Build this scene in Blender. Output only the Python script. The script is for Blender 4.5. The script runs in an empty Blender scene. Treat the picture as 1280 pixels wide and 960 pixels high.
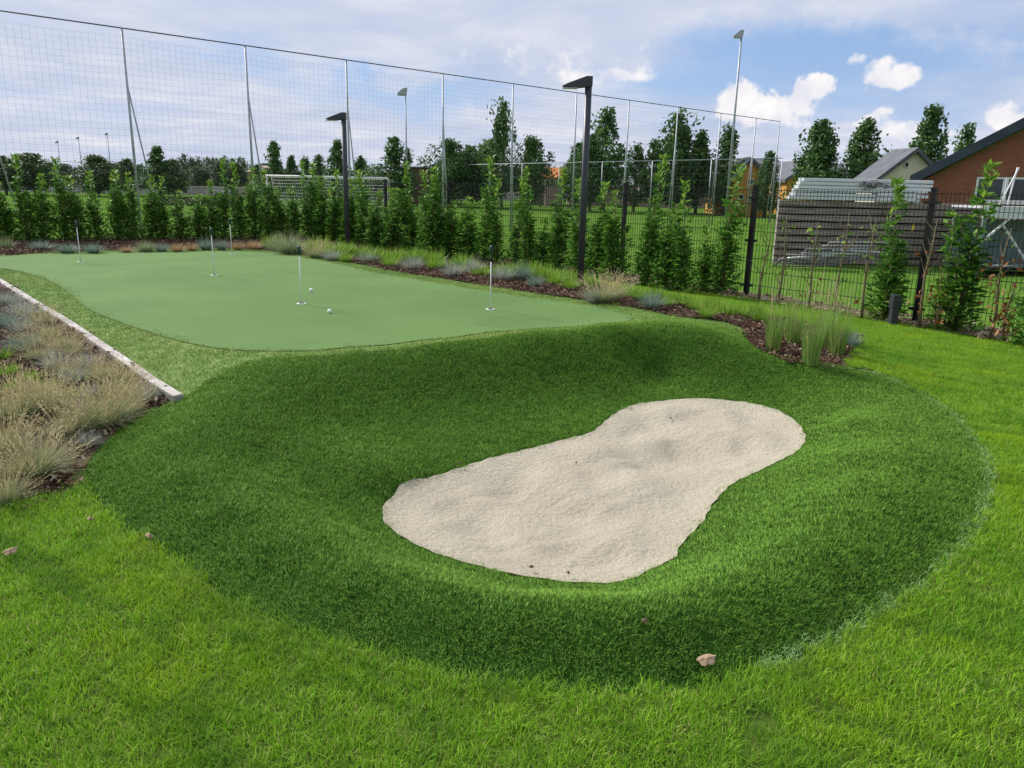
import bpy, math, random
import numpy as np
from mathutils import Vector, Matrix
ORD = ['first', 'second', 'third', 'fourth', 'fifth', 'sixth', 'seventh', 'eighth', 'ninth', 'tenth', 'eleventh']
random.seed(7); rng = np.random.default_rng(11)
sc = bpy.context.scene
C = sc.collection
R = math.radians

# ------------------------------------------------------------------ camera
EYE = 1.65; F = 967.0; PITCH = math.atan(248/967.0); ROLL = 0.021
cp, sp_ = math.cos(PITCH), math.sin(PITCH); cr, sr = math.cos(ROLL), math.sin(ROLL)
fwd = np.array([0, cp, -sp_]); r0 = np.array([1., 0, 0]); u0 = np.array([0, sp_, cp])
CR = r0*cr+u0*sr; CU = -r0*sr+u0*cr
def ray(px, py):
    return fwd*F+(px-640)*CR-(py-480)*CU
def P(px, py, z=0.0):                 # point of height z seen at that pixel of the photograph
    d = ray(px, py); t = (z-EYE)/d[2]
    return np.array([0, 0, EYE])+d*t
def D(px, py, dist):                  # point at forward distance dist
    d = ray(px, py); return np.array([0, 0, EYE])+d*(dist/d[1])
def X_at(px, dist, py=235): return D(px, py, dist)[0]
def Z_at(px, py, dist): return D(px, py, dist)[2]
cd = bpy.data.cameras.new('camera'); cam = bpy.data.objects.new('camera', cd); C.objects.link(cam)
M = Matrix(((CR[0], CU[0], -fwd[0], 0), (CR[1], CU[1], -fwd[1], 0), (CR[2], CU[2], -fwd[2], EYE), (0, 0, 0, 1)))
cam.matrix_world = M; cd.sensor_width = 36; cd.lens = 36*F/1280; cd.clip_start = .05; cd.clip_end = 3000
sc.camera = cam
sc.view_settings.view_transform = 'Standard'; sc.view_settings.look = 'None'
sc.view_settings.gamma = 1; sc.view_settings.use_curve_mapping = False
sc.view_settings.exposure = 0.25

# ------------------------------------------------------------------ sun
sd = bpy.data.lights.new('sun', 'SUN'); sd.energy = 4.8; sd.angle = R(11); sd.color = (1, .96, .9)
sun = bpy.data.objects.new('sun', sd); C.objects.link(sun)
SUN_EL, SUN_AZ = R(38), R(-50)        # azimuth clockwise from +Y
sv = Vector((math.sin(SUN_AZ)*math.cos(SUN_EL), math.cos(SUN_AZ)*math.cos(SUN_EL), math.sin(SUN_EL)))
sun.rotation_euler = sv.to_track_quat('Z', 'Y').to_euler()

# ------------------------------------------------------------------ node helper
class NT:
    def __init__(s, nt): s.nt = nt; s.n = nt.nodes; s.l = nt.links
    def new(s, t, **kw):
        n = s.n.new(t)
        for k, v in kw.items(): setattr(n, k, v)
        return n
    def link(s, a, b): s.l.new(a, b)
    def put(s, sock, v):
        if isinstance(v, bpy.types.NodeSocket): s.l.new(v, sock)
        else: sock.default_value = v
    def math(s, op, a, b=0.0, c=None, clamp=False):
        n = s.new('ShaderNodeMath', operation=op, use_clamp=clamp)
        s.put(n.inputs[0], a); s.put(n.inputs[1], b)
        if c is not None: s.put(n.inputs[2], c)
        return n.outputs[0]
    def vmath(s, op, a, b=(0, 0, 0), scale=None):
        n = s.new('ShaderNodeVectorMath', operation=op)
        s.put(n.inputs[0], a); s.put(n.inputs[1], b)
        if scale is not None: s.put(n.inputs['Scale'], scale)
        return n.outputs['Value'] if op in ('LENGTH', 'DOT_PRODUCT', 'DISTANCE') else n.outputs[0]
    def noise(s, vec, scale, detail=4, rough=.55, dist=0.0, color=False):
        n = s.new('ShaderNodeTexNoise'); s.put(n.inputs['Vector'], vec)
        n.inputs['Scale'].default_value = scale; n.inputs['Detail'].default_value = detail
        n.inputs['Roughness'].default_value = rough; n.inputs['Distortion'].default_value = dist
        return n.outputs['Color'] if color else n.outputs['Fac']
    def mix(s, f, a, b, mode='MIX'):
        n = s.new('ShaderNodeMix', data_type='RGBA', blend_type=mode)
        s.put(n.inputs[0], f)
        for i, v in ((6, a), (7, b)):
            if not isinstance(v, bpy.types.NodeSocket) and len(v) == 3: v = (*v, 1)
            s.put(n.inputs[i], v)
        return n.outputs[2]
    def ramp(s, f, stops, interp='LINEAR'):
        n = s.new('ShaderNodeValToRGB'); cr_ = n.color_ramp; cr_.interpolation = interp
        while len(cr_.elements) < len(stops): cr_.elements.new(0.5)
        for e, (p, c) in zip(cr_.elements, stops):
            e.position = p; e.color = (*c, 1) if len(c) == 3 else c
        s.put(n.inputs[0], f); return n.outputs[0]
    def mapr(s, v, a, b, c=0.0, d=1.0, smooth=False):
        n = s.new('ShaderNodeMapRange', interpolation_type='SMOOTHSTEP' if smooth else 'LINEAR')
        s.put(n.inputs[0], v)
        for i, x in enumerate((a, b, c, d)): n.inputs[i+1].default_value = x
        return n.outputs[0]

# ------------------------------------------------------------------ sky
world = bpy.data.worlds.new('World'); sc.world = world; world.use_nodes = True
w = NT(world.node_tree); w.n.clear()
out = w.new('ShaderNodeOutputWorld'); bg = w.new('ShaderNodeBackground'); bg.inputs[1].default_value = .1
sky = w.new('ShaderNodeTexSky', sky_type='NISHITA', sun_disc=False, sun_elevation=SUN_EL, sun_rotation=SUN_AZ,
            air_density=1.0, dust_density=.6, ozone_density=1.5, altitude=0)
tc = w.new('ShaderNodeTexCoord').outputs['Generated']
sx = w.new('ShaderNodeSeparateXYZ'); w.link(tc, sx.inputs[0])
az = w.math('ARCTAN2', sx.outputs[0], sx.outputs[1]); el = w.math('ARCSINE', sx.outputs[2])
ae = w.new('ShaderNodeCombineXYZ'); w.link(az, ae.inputs[0]); w.link(el, ae.inputs[1]); ae = ae.outputs[0]
wn = w.noise(tc, 9, 6, .6, color=True)
warp = w.vmath('SCALE', w.vmath('SUBTRACT', wn, (.5, .5, .5)), scale=.12)
aew = w.vmath('ADD', ae, warp)
def azel(px, py):
    d = ray(px, py); d = d/np.linalg.norm(d); return math.atan2(d[0], d[1]), math.asin(d[2])
def blobsum(blobs, vec):
    tot = None
    for (px, py, rx, ry, amp) in blobs:
        a, e = azel(px, py)
        v = w.vmath('SUBTRACT', vec, (a, e, 0)); v = w.vmath('MULTIPLY', v, (F/rx, F/ry, 0))
        l = w.vmath('LENGTH', v)
        g = w.math('MULTIPLY', w.mapr(l, 1.35, .25, 0, 1, True), amp)
        tot = g if tot is None else w.math('ADD', tot, g)
    return tot
zz = w.math('ADD', w.math('MAXIMUM', sx.outputs[2], 0.0), .10)
pl = w.new('ShaderNodeCombineXYZ')
w.link(w.math('DIVIDE', sx.outputs[0], zz), pl.inputs[0]); w.link(w.math('DIVIDE', sx.outputs[1], zz), pl.inputs[1])
s1 = w.noise(pl.outputs[0], .55, 7, .56, .3)
gaps = blobsum([(960, 75, 130, 48, .55), (1180, 92, 150, 50, .6), (820, 118, 90, 36, .4), (380, 108, 260, 22, .36), (120, 128, 170, 18, .33),
                (560, 128, 140, 22, .3), (250, 66, 110, 18, .22), (1100, 150, 200, 22, .35), (680, 152, 90, 20, .15)], aew)
st = w.math('SUBTRACT', w.mapr(s1, .3, .62, .42, 1.05), gaps, clamp=True)
st = w.mapr(st, .12, .8, .06, .97, True)
s2 = w.noise(pl.outputs[0], 1.3, 8, .62, .3)
stcol = w.ramp(s2, [(.3, (4.5, 5.1, 6.6)), (.5, (5.4, 5.8, 7.0)), (.7, (7.0, 7.0, 7.6))])
cn = w.noise(ae, 24, 7, .58); cn2 = w.noise(ae, 60, 5, .6)
fuzz = w.math('ADD', w.math('MULTIPLY', w.math('SUBTRACT', cn, .5), 1.7), w.math('MULTIPLY', w.math('SUBTRACT', cn2, .5), .5))
aew2 = w.vmath('ADD', ae, w.vmath('SCALE', w.vmath('SUBTRACT', w.noise(ae, 22, 4, .6, color=True), (.5, .5, .5)), scale=.06))
cum = blobsum([(925, 122, 30, 26, .8), (955, 138, 42, 22, .7), (1018, 106, 17, 17, .9), (990, 130, 34, 18, .75), (1108, 90, 30, 19, .95),
               (1095, 145, 24, 12, .6), (1258, 140, 24, 13, .75), (1150, 165, 50, 12, .5), (770, 98, 60, 14, .42),
               (410, 172, 50, 12, .42), (330, 98, 90, 14, .3), (700, 75, 150, 26, .36), (690, 165, 60, 16, .42), (1290, 160, 30, 16, .6)], aew2)
cm = w.mapr(w.math('ADD', cum, w.math('MULTIPLY', fuzz, .8)), .22, .72, 0, 1, True)
cm = w.math('MULTIPLY', cm, w.mapr(cum, .05, .25, 0, 1))
cumcol = w.ramp(w.math('ADD', cn, w.math('MULTIPLY', cum, .15)), [(.35, (5.6, 6.0, 7.2)), (.6, (7.4, 7.3, 7.7)), (.85, (9.0, 8.7, 8.5))])
lowhaze = w.mapr(sx.outputs[2], .0, .16, .6, 0, True)
nish = w.mix(.7, sky.outputs[0], (2.3, 3.9, 7.0))
c0 = w.mix(lowhaze, nish, (5.4, 5.9, 7.8))
c1 = w.mix(st, c0, stcol)
c2 = w.mix(cm, c1, cumcol)
w.link(c2, bg.inputs[0]); w.link(bg.outputs[0], out.inputs[0])

# ------------------------------------------------------------------ materials
def new_mat(name):
    m = bpy.data.materials.new(name); m.use_nodes = True
    t = NT(m.node_tree); b = t.n['Principled BSDF']; return m, t, b
def noise_mat(name, stops, scale=3.0, detail=5, rough=.8, bump=0.0, bscale=30, metal=0.0, world_pos=False, spec=.3, stretch=(1, 1, 1)):
    m, t, b = new_mat(name)
    v = t.new('ShaderNodeNewGeometry').outputs['Position'] if world_pos else t.new('ShaderNodeTexCoord').outputs['Object']
    v2 = t.vmath('MULTIPLY', v, stretch)
    f = t.noise(v2, scale, detail, .6)
    t.link(t.ramp(f, stops), b.inputs['Base Color'])
    b.inputs['Roughness'].default_value = rough; b.inputs['Metallic'].default_value = metal
    b.inputs['Specular IOR Level'].default_value = spec
    if bump:
        bn = t.new('ShaderNodeBump'); bn.inputs['Strength'].default_value = 1; bn.inputs['Distance'].default_value = bump
        t.link(t.noise(v2, bscale, 5, .6), bn.inputs['Height']); t.link(bn.outputs[0], b.inputs['Normal'])
    return m
def S(c, k=.12):                       # three close tones of one colour
    return [(.3, tuple(x*(1-k) for x in c)), (.5, c), (.7, tuple(min(1, x*(1+k)) for x in c))]
def leaf_mat(name, cols, patch=None, patch_scale=.8, rough=.45, spec=.4, trans=.25, tip=None, upn=0):
    """cols: ramp over the per-leaf value v; patch: colour mixed in by patches of the ground"""
    m, t, b = new_mat(name)
    a = t.new('ShaderNodeAttribute', attribute_name='v').outputs['Fac']
    pos = t.new('ShaderNodeNewGeometry').outputs['Position']
    c = t.ramp(a, cols)
    if patch is not None:
        for (col, sc_, lo, hi, amt) in patch:
            pv = pos
            if isinstance(sc_, tuple):   # streaks: (direction, across, along)
                a_r, ac, al = sc_; cv = t.new('ShaderNodeCombineXYZ')
                t.link(t.vmath('DOT_PRODUCT', pos, (-math.sin(a_r)*ac, math.cos(a_r)*ac, 0)), cv.inputs[0]); t.link(t.vmath('DOT_PRODUCT', pos, (math.cos(a_r)*al, math.sin(a_r)*al, 0)), cv.inputs[1])
                pv = cv.outputs[0]; sc_ = 1.0
            f = t.mapr(t.noise(pv, sc_, 4, .6), lo, hi, 0, amt, True)
            c = t.mix(f, c, col)
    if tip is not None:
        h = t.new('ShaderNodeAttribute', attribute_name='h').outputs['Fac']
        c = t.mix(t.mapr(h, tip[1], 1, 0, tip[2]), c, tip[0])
    t.link(c, b.inputs['Base Color']); b.inputs['Roughness'].default_value = rough
    b.inputs['Specular IOR Level'].default_value = spec
    if upn:                              # blades shade partly like the surface they grow on
        vt = t.new('ShaderNodeVectorTransform', vector_type='NORMAL', convert_from='OBJECT', convert_to='WORLD'); vt.inputs[0].default_value = (0, 0, 1)
        gn = t.new('ShaderNodeNewGeometry').outputs['Normal']
        nn = t.vmath('NORMALIZE', t.vmath('ADD', t.vmath('SCALE', gn, scale=1-upn), t.vmath('SCALE', t.vmath('NORMALIZE', vt.outputs[0]), scale=upn)))
        t.link(nn, b.inputs['Normal'])
    if trans:
        tr = t.new('ShaderNodeBsdfTranslucent'); t.link(c, tr.inputs[0])
        mx = t.new('ShaderNodeMixShader'); mx.inputs[0].default_value = trans
        t.link(b.outputs[0], mx.inputs[1]); t.link(tr.outputs[0], mx.inputs[2])
        t.link(mx.outputs[0], t.n['Material Output'].inputs[0])
    return m
m_dark = noise_mat('anthracite_paint', S((.035, .04, .048)), 8, rough=.45, spec=.4)
m_black = noise_mat('black_powder_coat', S((.012, .012, .013)), 8, rough=.5)
m_galv = noise_mat('galvanised_steel', S((.36, .38, .4), .25), 6, rough=.5, metal=.35)
m_cable = noise_mat('dark_steel_cable', S((.07, .08, .09)), 6, rough=.6)
m_net = noise_mat('dark_netting', S((.05, .055, .06)), 6, rough=.8)
m_white = noise_mat('white_paint', S((.75, .75, .73), .05), 6, rough=.5)
m_timber = noise_mat('weathered_edging', [(.3, (.2, .17, .15)), (.5, (.38, .35, .32)), (.7, (.52, .49, .46))], 5, rough=.85, bump=.006, bscale=18, stretch=(1, 1, 4), world_pos=True)
m_trunk = noise_mat('bark', [(.3, (.07, .05, .035)), (.7, (.16, .12, .09))], 12, rough=.9, bump=.01)
m_glass = noise_mat('window_glass', S((.03, .035, .045)), 2, rough=.12, spec=.6)
m_ball = noise_mat('golf_ball', S((.85, .85, .83), .03), 20, rough=.35, bump=.001, bscale=150)

# ------------------------------------------------------------------ object helpers
def tag(o, label=None, cat=None, group=None, kind=None):
    if label: o['label'] = label
    if cat: o['category'] = cat
    if group: o['group'] = group
    if kind: o['kind'] = kind
    return o
def empty(name, loc, rz=0, label=None, cat=None, group=None):
    o = bpy.data.objects.new(name, None); C.objects.link(o); o.location = tuple(float(a) for a in loc); o.rotation_euler = (0, 0, rz)
    o.empty_display_size = .2
    return tag(o, label, cat, group)
def link_mesh(name, me, mat, parent=None, kind=None, loc=None):
    o = bpy.data.objects.new(name, me); C.objects.link(o)
    if mat is not None:
        me.materials.clear()
        for m_ in (mat if isinstance(mat, (list, tuple)) else [mat]): me.materials.append(m_)
    if parent: o.parent = parent
    if kind: o['kind'] = kind
    if loc is not None: o.location = tuple(float(a) for a in loc)
    return o
def np_mesh(name, V, Fc, attrs=None, smooth=False):
    V = np.asarray(V, dtype=np.float32); Fc = np.asarray(Fc, dtype=np.int32)
    me = bpy.data.meshes.new(name); k = Fc.shape[1]
    me.vertices.add(len(V)); me.vertices.foreach_set('co', V.ravel())
    me.loops.add(Fc.size); me.loops.foreach_set('vertex_index', Fc.ravel())
    me.polygons.add(len(Fc)); me.polygons.foreach_set('loop_start', np.arange(0, Fc.size, k, dtype=np.int32))
    me.polygons.foreach_set('loop_total', np.full(len(Fc), k, dtype=np.int32))
    if smooth: me.polygons.foreach_set('use_smooth', np.ones(len(Fc), dtype=bool))
    me.update(calc_edges=True)
    for n, a in (attrs or {}).items():
        at = me.attributes.new(n, 'FLOAT', 'POINT'); at.data.foreach_set('value', np.asarray(a, dtype=np.float32))
    me.validate(); return me
class MB:
    def __init__(s): s.v = []; s.f = []; s.sm = []
    def add(s, vs, fs, smooth=False):
        o = len(s.v); s.v += [tuple(float(c) for c in p) for p in vs]
        s.f += [tuple(i+o for i in f) for f in fs]; s.sm += [smooth]*len(fs); return s
    def box(s, c, d, rot=None):
        vs = []
        for x in (-.5, .5):
            for y in (-.5, .5):
                for z in (-.5, .5):
                    p = Vector((x*d[0], y*d[1], z*d[2]))
                    if rot is not None: p = rot @ p
                    vs.append((p.x+c[0], p.y+c[1], p.z+c[2]))
        return s.add(vs, [(0, 1, 3, 2), (4, 6, 7, 5), (0, 4, 5, 1), (2, 3, 7, 6), (0, 2, 6, 4), (1, 5, 7, 3)])
    def beam(s, a, b, w_, h_=None):     # rectangular bar between two points
        a = Vector(a); b = Vector(b); d = b-a; h_ = h_ or w_
        rot = d.to_track_quat('X', 'Z').to_matrix()
        return s.box((a+b)/2, (d.length, w_, h_), rot)
    def tube(s, pts, rad, n=6, cap=True):
        pts = [Vector(tuple(float(c) for c in p)) for p in pts]
        rads = rad if isinstance(rad, (list, tuple)) else [rad]*len(pts)
        vs = []; fs = []
        for i, p in enumerate(pts):
            d = (pts[min(i+1, len(pts)-1)]-pts[max(i-1, 0)]).normalized()
            up = Vector((0, 0, 1)) if abs(d.z) < .95 else Vector((0, 1, 0))
            a = d.cross(up).normalized(); b = d.cross(a)
            for k in range(n):
                t = 2*math.pi*k/n; q = p+(a*math.cos(t)+b*math.sin(t))*rads[i]; vs.append(q[:])
        for i in range(len(pts)-1):
            for k in range(n):
                k2 = (k+1) % n; fs.append((i*n+k, i*n+k2, (i+1)*n+k2, (i+1)*n+k))
        if cap: fs += [tuple(range(n))[::-1], tuple((len(pts)-1)*n+k for k in range(n))]
        return s.add(vs, fs, n > 4)
    def prism(s, poly, a, b):           # poly: list of (u,w); a(u,w)->p front, b(u,w)->p back
        n = len(poly); vs = [a(*q) for q in poly]+[b(*q) for q in poly]
        fs = [tuple(range(n)), tuple(range(2*n-1, n-1, -1))]+[(i, i+n, (i+1) % n+n, (i+1) % n) for i in range(n)]
        return s.add(vs, fs)
    def mesh(s, name):
        me = bpy.data.meshes.new(name); me.from_pydata(s.v, [], s.f)
        me.polygons.foreach_set('use_smooth', s.sm); me.update(); return me
    def build(s, name, mat, parent=None, kind=None, bevel=0):
        o = link_mesh(name, s.mesh(name), mat, parent, kind)
        if bevel:
            b = o.modifiers.new('bevel', 'BEVEL'); b.width = bevel; b.segments = 2; b.limit_method = 'ANGLE'
        return o
def copy_thing(src, loc, rz=0, scale=(1, 1, 1), label=None, group=None, cat=None):
    c = src.copy(); C.objects.link(c); c.location = tuple(float(a) for a in loc); c.rotation_euler = (0, 0, rz); c.scale = scale
    for ch in src.children:
        k = ch.copy(); C.objects.link(k); k.parent = c
        for g in ch.children:
            q = g.copy(); C.objects.link(q); q.parent = k
    if label: c['label'] = label
    if group: c['group'] = group
    elif 'group' in c: del c['group']
    if cat: c['category'] = cat
    return c

# blades of grass as one mesh: each a tapering bent strip
def blades(roots, dirs, lens, widths, bend, segs=3, v=None):
    n = len(roots); roots = np.asarray(roots, float); dirs = np.asarray(dirs, float)
    dirs = dirs/np.linalg.norm(dirs, axis=1, keepdims=True)
    side = np.cross(dirs, np.array([0, 0, 1.])); sl = np.linalg.norm(side, axis=1, keepdims=True)
    th = rng.uniform(0, 2*np.pi, n); rs = np.stack([np.cos(th), np.sin(th), np.zeros(n)], 1)
    side = np.where(sl < .15, rs, side/np.maximum(sl, 1e-6)); side = side*.6+rs*.4; side /= np.linalg.norm(side, axis=1, keepdims=True)
    V = []; H_ = []
    for k in range(segs+1):
        t = k/segs; c = roots+dirs*(lens*t)[:, None]+np.asarray(bend)*(t*t)
        wd = widths*(1-t**1.6)*.5
        if k < segs:
            V += [c-side*wd[:, None], c+side*wd[:, None]]; H_ += [np.full(n, t)]*2
        else: V.append(c); H_.append(np.full(n, 1.))
    m_ = 2*segs+1; V = np.stack(V, 1).reshape(-1, 3); H_ = np.stack(H_, 1).ravel()
    base = (np.arange(n)*m_)[:, None]; Fs = []
    for k in range(segs-1):
        a = 2*k; Fs += [base+np.array([[a, a+1, a+3]]), base+np.array([[a, a+3, a+2]])]
    a = 2*(segs-1); Fs.append(base+np.array([[a, a+1, a+2]]))
    Fc = np.concatenate(Fs, 0)
    vv = rng.random(n) if v is None else v
    return V, Fc, np.repeat(vv, m_), H_
def leaves(cent, axis, nrm, ln, wd, v=None):
    n = len(cent); axis = axis/np.linalg.norm(axis, axis=1, keepdims=True)
    s = np.cross(axis, nrm); s /= np.maximum(np.linalg.norm(s, axis=1, keepdims=True), 1e-6); nn = np.cross(s, axis)
    ln = ln[:, None]; wd = wd[:, None]
    V = np.stack([cent-axis*ln*.5, cent+s*wd*.5+nn*wd*.14-axis*ln*.05, cent+axis*ln*.5-nn*wd*.1, cent-s*wd*.5+nn*wd*.14-axis*ln*.05], 1).reshape(-1, 3)
    b = (np.arange(n)*4)[:, None]
    Fc = np.concatenate([b+np.array([[0, 1, 2]]), b+np.array([[0, 2, 3]])], 0)
    vv = rng.random(n) if v is None else v
    return V, Fc, np.repeat(vv, 4)
def unit(n):
    a = rng.normal(size=(n, 3)); return a/np.linalg.norm(a, axis=1, keepdims=True)

# ------------------------------------------------------------------ terrain
def smooth_closed(pts, k=6):
    pts = np.asarray(pts, float); n = len(pts); o = []
    for i in range(n):
        p0, p1, p2, p3 = pts[(i-1) % n], pts[i], pts[(i+1) % n], pts[(i+2) % n]
        for j in range(k):
            t = j/k
            o.append(.5*((2*p1)+(-p0+p2)*t+(2*p0-5*p1+4*p2-p3)*t*t+(-p0+3*p1-3*p2+p3)*t**3))
    return np.array(o)
def pxpoly(lst, k=6, closed=True):
    w3 = np.array([P(*q)[:2] for q in lst]); return smooth_closed(w3, k) if closed else w3
# (px, py, height) of the outlines
BUNK = [(222, 502, .14), (185, 516, .1), (150, 540, .07), (118, 570, .04), (104, 598, .02), (107, 617, .01), (125, 640, 0), (160, 668, 0), (220, 705, 0), (300, 750, 0),
        (400, 793, 0), (500, 820, 0), (600, 843, 0), (700, 857, 0), (780, 862, 0), (850, 858, 0), (900, 845, 0), (960, 825, 0), (1030, 798, 0),
        (1090, 768, 0), (1150, 730, 0), (1200, 690, 0), (1230, 650, 0), (1242, 610, 0), (1238, 575, 0), (1220, 540, .01), (1190, 510, .03),
        (1150, 487, .05), (1100, 466, .08), (1058, 458, .1)]
SAND = [(480, 645, -.1), (490, 624, -.1), (530, 602, -.1), (580, 585, -.1), (640, 567, -.1), (700, 552, -.1), (742, 541, -.1), (765, 522, -.1), (800, 507, -.1), (860, 500, -.1),
        (920, 503, -.1), (965, 512, -.1), (993, 528, -.1), (1004, 548, -.1), (995, 566, -.1), (960, 584, -.1), (915, 604, -.1), (893, 626, -.1), (875, 652, -.1), (850, 680, -.1),
        (842, 697, -.1), (812, 712, -.1), (785, 725, -.1), (740, 729, -.1), (690, 725, -.1), (640, 717, -.1), (580, 703, -.1), (530, 685, -.1), (495, 665, -.1)]
GREEN = [(-260, 330, .26), (-100, 326, .26), (0, 322, .26), (60, 318, .26), (200, 315, .26), (320, 315, .27), (380, 322, .28), (480, 343, .28), (560, 357, .28), (640, 369, .28), (720, 380, .28), (775, 391, .28),
         (792, 399, .29), (770, 406, .3), (720, 411, .3), (650, 415, .3), (560, 424, .3), (480, 432, .29), (400, 438, .28), (340, 439, .27), (285, 437, .26), (235, 429, .25),
         (185, 416, .25), (142, 402, .25), (110, 387, .25), (88, 368, .25), (55, 350, .25), (0, 336, .25), (-120, 334, .25)]
EDGE = [(-90, 302, .26), (0, 355, .24), (60, 392, .22), (120, 432, .19), (180, 473, .16), (224, 503, .14)]        # left edging
BEDR = [(-260, 318, .26), (-100, 313, .26), (0, 320, .27), (60, 316, .26), (200, 312, .26), (320, 312, .27), (385, 318, .28), (480, 336, .28), (560, 350, .28), (640, 362, .28), (720, 373, .28), (800, 387, .28), (850, 397, .26), (900, 402, .24), (926, 409, .22), (934, 424, .2), (955, 440, .17), (1000, 454, .13), (1058, 460, .1)]
LB = [(224, 503, .14), (185, 516, .1), (150, 540, .07), (118, 570, .04), (104, 598, .02), (102, 616, .01), (60, 632, 0), (0, 642, 0), (-150, 662, 0)]
ctrl = list(BUNK)+list(SAND)+list(GREEN)+EDGE+BEDR+LB+[
    # front, left, right crests of the rim
    (750, 778, .12), (640, 770, .115), (540, 752, .11), (440, 722, .11), (345, 680, .11), (270, 640, .12), (215, 600, .13), (205, 562, .14), (235, 528, .17), (290, 492, .22),
    (860, 770, .12), (950, 732, .12), (1025, 690, .12), (1080, 645, .12), (1100, 605, .12), (1090, 565, .1), (1065, 525, .04), (1180, 640, .06), (1120, 710, .06), (1010, 770, .06), (1185, 575, .06),
    (350, 458, .27), (450, 438, .3), (560, 431, .32), (680, 422, .33), (780, 415, .33), (870, 418, .31), (940, 440, .19), (1000, 468, .06), (300, 520, .18),
    # inner slopes
    (400, 530, .05), (330, 585, .05), (400, 640, -.0), (560, 500, .03), (700, 480, .03), (820, 465, .0), (1030, 600, .02), (920, 680, 0), (640, 740, -.0), (500, 700, 0), (780, 745, 0), (500, 590, -.02),
    (1020, 530, -.07),
    # sand
    (600, 640, -.15), (700, 620, -.15), (760, 680, -.14), (860, 560, -.15), (920, 545, -.14), (780, 560, -.14), (650, 690, -.13), (560, 650, -.14),
    # lawn
    (0, 700, 0), (0, 960, 0), (300, 900, 0), (640, 960, 0), (1000, 900, 0), (1280, 960, 0), (1280, 800, 0), (1280, 650, 0), (1280, 550, 0), (1280, 480, 0), (1200, 450, .02), (1100, 440, .06), (1100, 415, .05),
    (1280, 425, 0), (1150, 408, .02), (1020, 390, .06), (932, 372, .06), (850, 370, .12), (760, 352, .15), (640, 338, .18), (500, 320, .2), (440, 306, .2), (1450, 450, 0), (1500, 600, 0), (1500, 800, 0),
    # left bed and green
    (0, 500, .1), (80, 480, .12), (-150, 450, .12), (-150, 550, .05), (20, 430, .15), (0, 590, .03), (200, 360, .26), (400, 380, .28), (600, 400, .29), (300, 400, .26)]
pts3 = np.array([P(*c) for c in ctrl])
fo = np.array([P(*c) for c in BUNK[6:27]]); fc = fo.mean(0)
for dd in (.16, .4):
    o_ = fo.copy(); dv = o_[:, :2]-fc[:2]; dv /= np.linalg.norm(dv, axis=1, keepdims=True); o_[:, :2] += dv*dd; o_[:, 2] = 0; pts3 = np.vstack([pts3, o_])
ext = [(-14, 21, .2), (-8, 22, .2), (-4, 23, .15), (-16, 16, .25), (-3, -2, 0), (0, -2, 0), (3, -2, 0), (0, .5, 0), (-3, .5, 0), (3, .5, 0), (8, 1, 0), (-8, 1, 0), (10, 5, 0), (-9, 5, .05), (9, 9, 0), (-2, 24, .1), (8, 14, 0), (2, 19, .05), (12, 10, 0)]
pts3 = np.vstack([pts3, np.array(ext, float)])
_, ui = np.unique(np.round(pts3[:, :2]/.06).astype(int), axis=0, return_index=True); pts3 = pts3[np.sort(ui)]
def tk(d2): return np.where(d2 > 1e-12, .5*d2*np.log(np.maximum(d2, 1e-12)), 0)
xy = pts3[:, :2]; n_ = len(xy)
K = tk(((xy[:, None]-xy[None])**2).sum(-1))+np.eye(n_)*.004
Pm = np.hstack([np.ones((n_, 1)), xy])
A_ = np.zeros((n_+3, n_+3)); A_[:n_, :n_] = K; A_[:n_, n_:] = Pm; A_[n_:, :n_] = Pm.T
wts = np.linalg.solve(A_, np.concatenate([pts3[:, 2], np.zeros(3)]))
def sdf(poly, q):                        # signed distance, negative inside
    q = np.asarray(q, float); o = np.full(len(q), 1e9); ins = np.zeros(len(q), bool)
    m_ = len(poly)
    for i in range(m_):
        a, b = poly[i], poly[(i+1) % m_]; ab = b-a; L = max((ab**2).sum(), 1e-12)
        t = np.clip(((q-a)@ab)/L, 0, 1); dd = ((q-a-t[:, None]*ab)**2).sum(1); o = np.minimum(o, dd)
        cnd = (a[1] > q[:, 1]) != (b[1] > q[:, 1])
        if ab[1] != 0: ins ^= cnd & (q[:, 0] < (b[0]-a[0])*(q[:, 1]-a[1])/(b[1]-a[1])+a[0])
    o = np.sqrt(o); return np.where(ins, -o, o)

FA = P(1143, 403, .03)[:2]; FB = P(932, 372, .06)[:2]; fdir = (FB-FA)/np.linalg.norm(FB-FA)
LF = np.array([X_at(28, 17.3), 17.3])
t_c = 15.2; COR = FA+fdir*t_c                    # corner of the two fences
GARDEN = np.array([FA-fdir*9, COR+np.array([.1, .5]), LF+(LF-COR)*.8+np.array([0, .5]), (-26, -3), (16, -3), FA-fdir*9+np.array([3, -2])])
gnrm = np.array([fdir[1], -fdir[0]])
if gnrm[0] < 0: gnrm = -gnrm
def H(q):
    q = np.atleast_2d(np.asarray(q, float))[:, :2]; z = np.empty(len(q))
    for i in range(0, len(q), 20000):
        s = q[i:i+20000]; d2 = ((s[:, None]-xy[None])**2).sum(-1)
        z[i:i+20000] = tk(d2)@wts[:n_]+wts[n_]+s@wts[n_+1:]
    z = np.clip(z, -.2, .36)
    z += .012*np.sin(q[:, 0]*1.3+1)*np.sin(q[:, 1]*1.1)
    f = np.clip((sdf(GARDEN, q)-.1)/1.6, 0, 1); f = f*f*(3-2*f)
    return z*(1-f)-.55*f
def hz(x, y): return float(H([(x, y)])[0])
def ground(px, py):                      # ground point seen at a pixel
    z = .1
    for _ in range(12):
        p = P(px, py, z); z = .5*z+.5*hz(p[0], p[1])
    p = P(px, py, z); return np.array([p[0], p[1], hz(p[0], p[1])])

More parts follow.
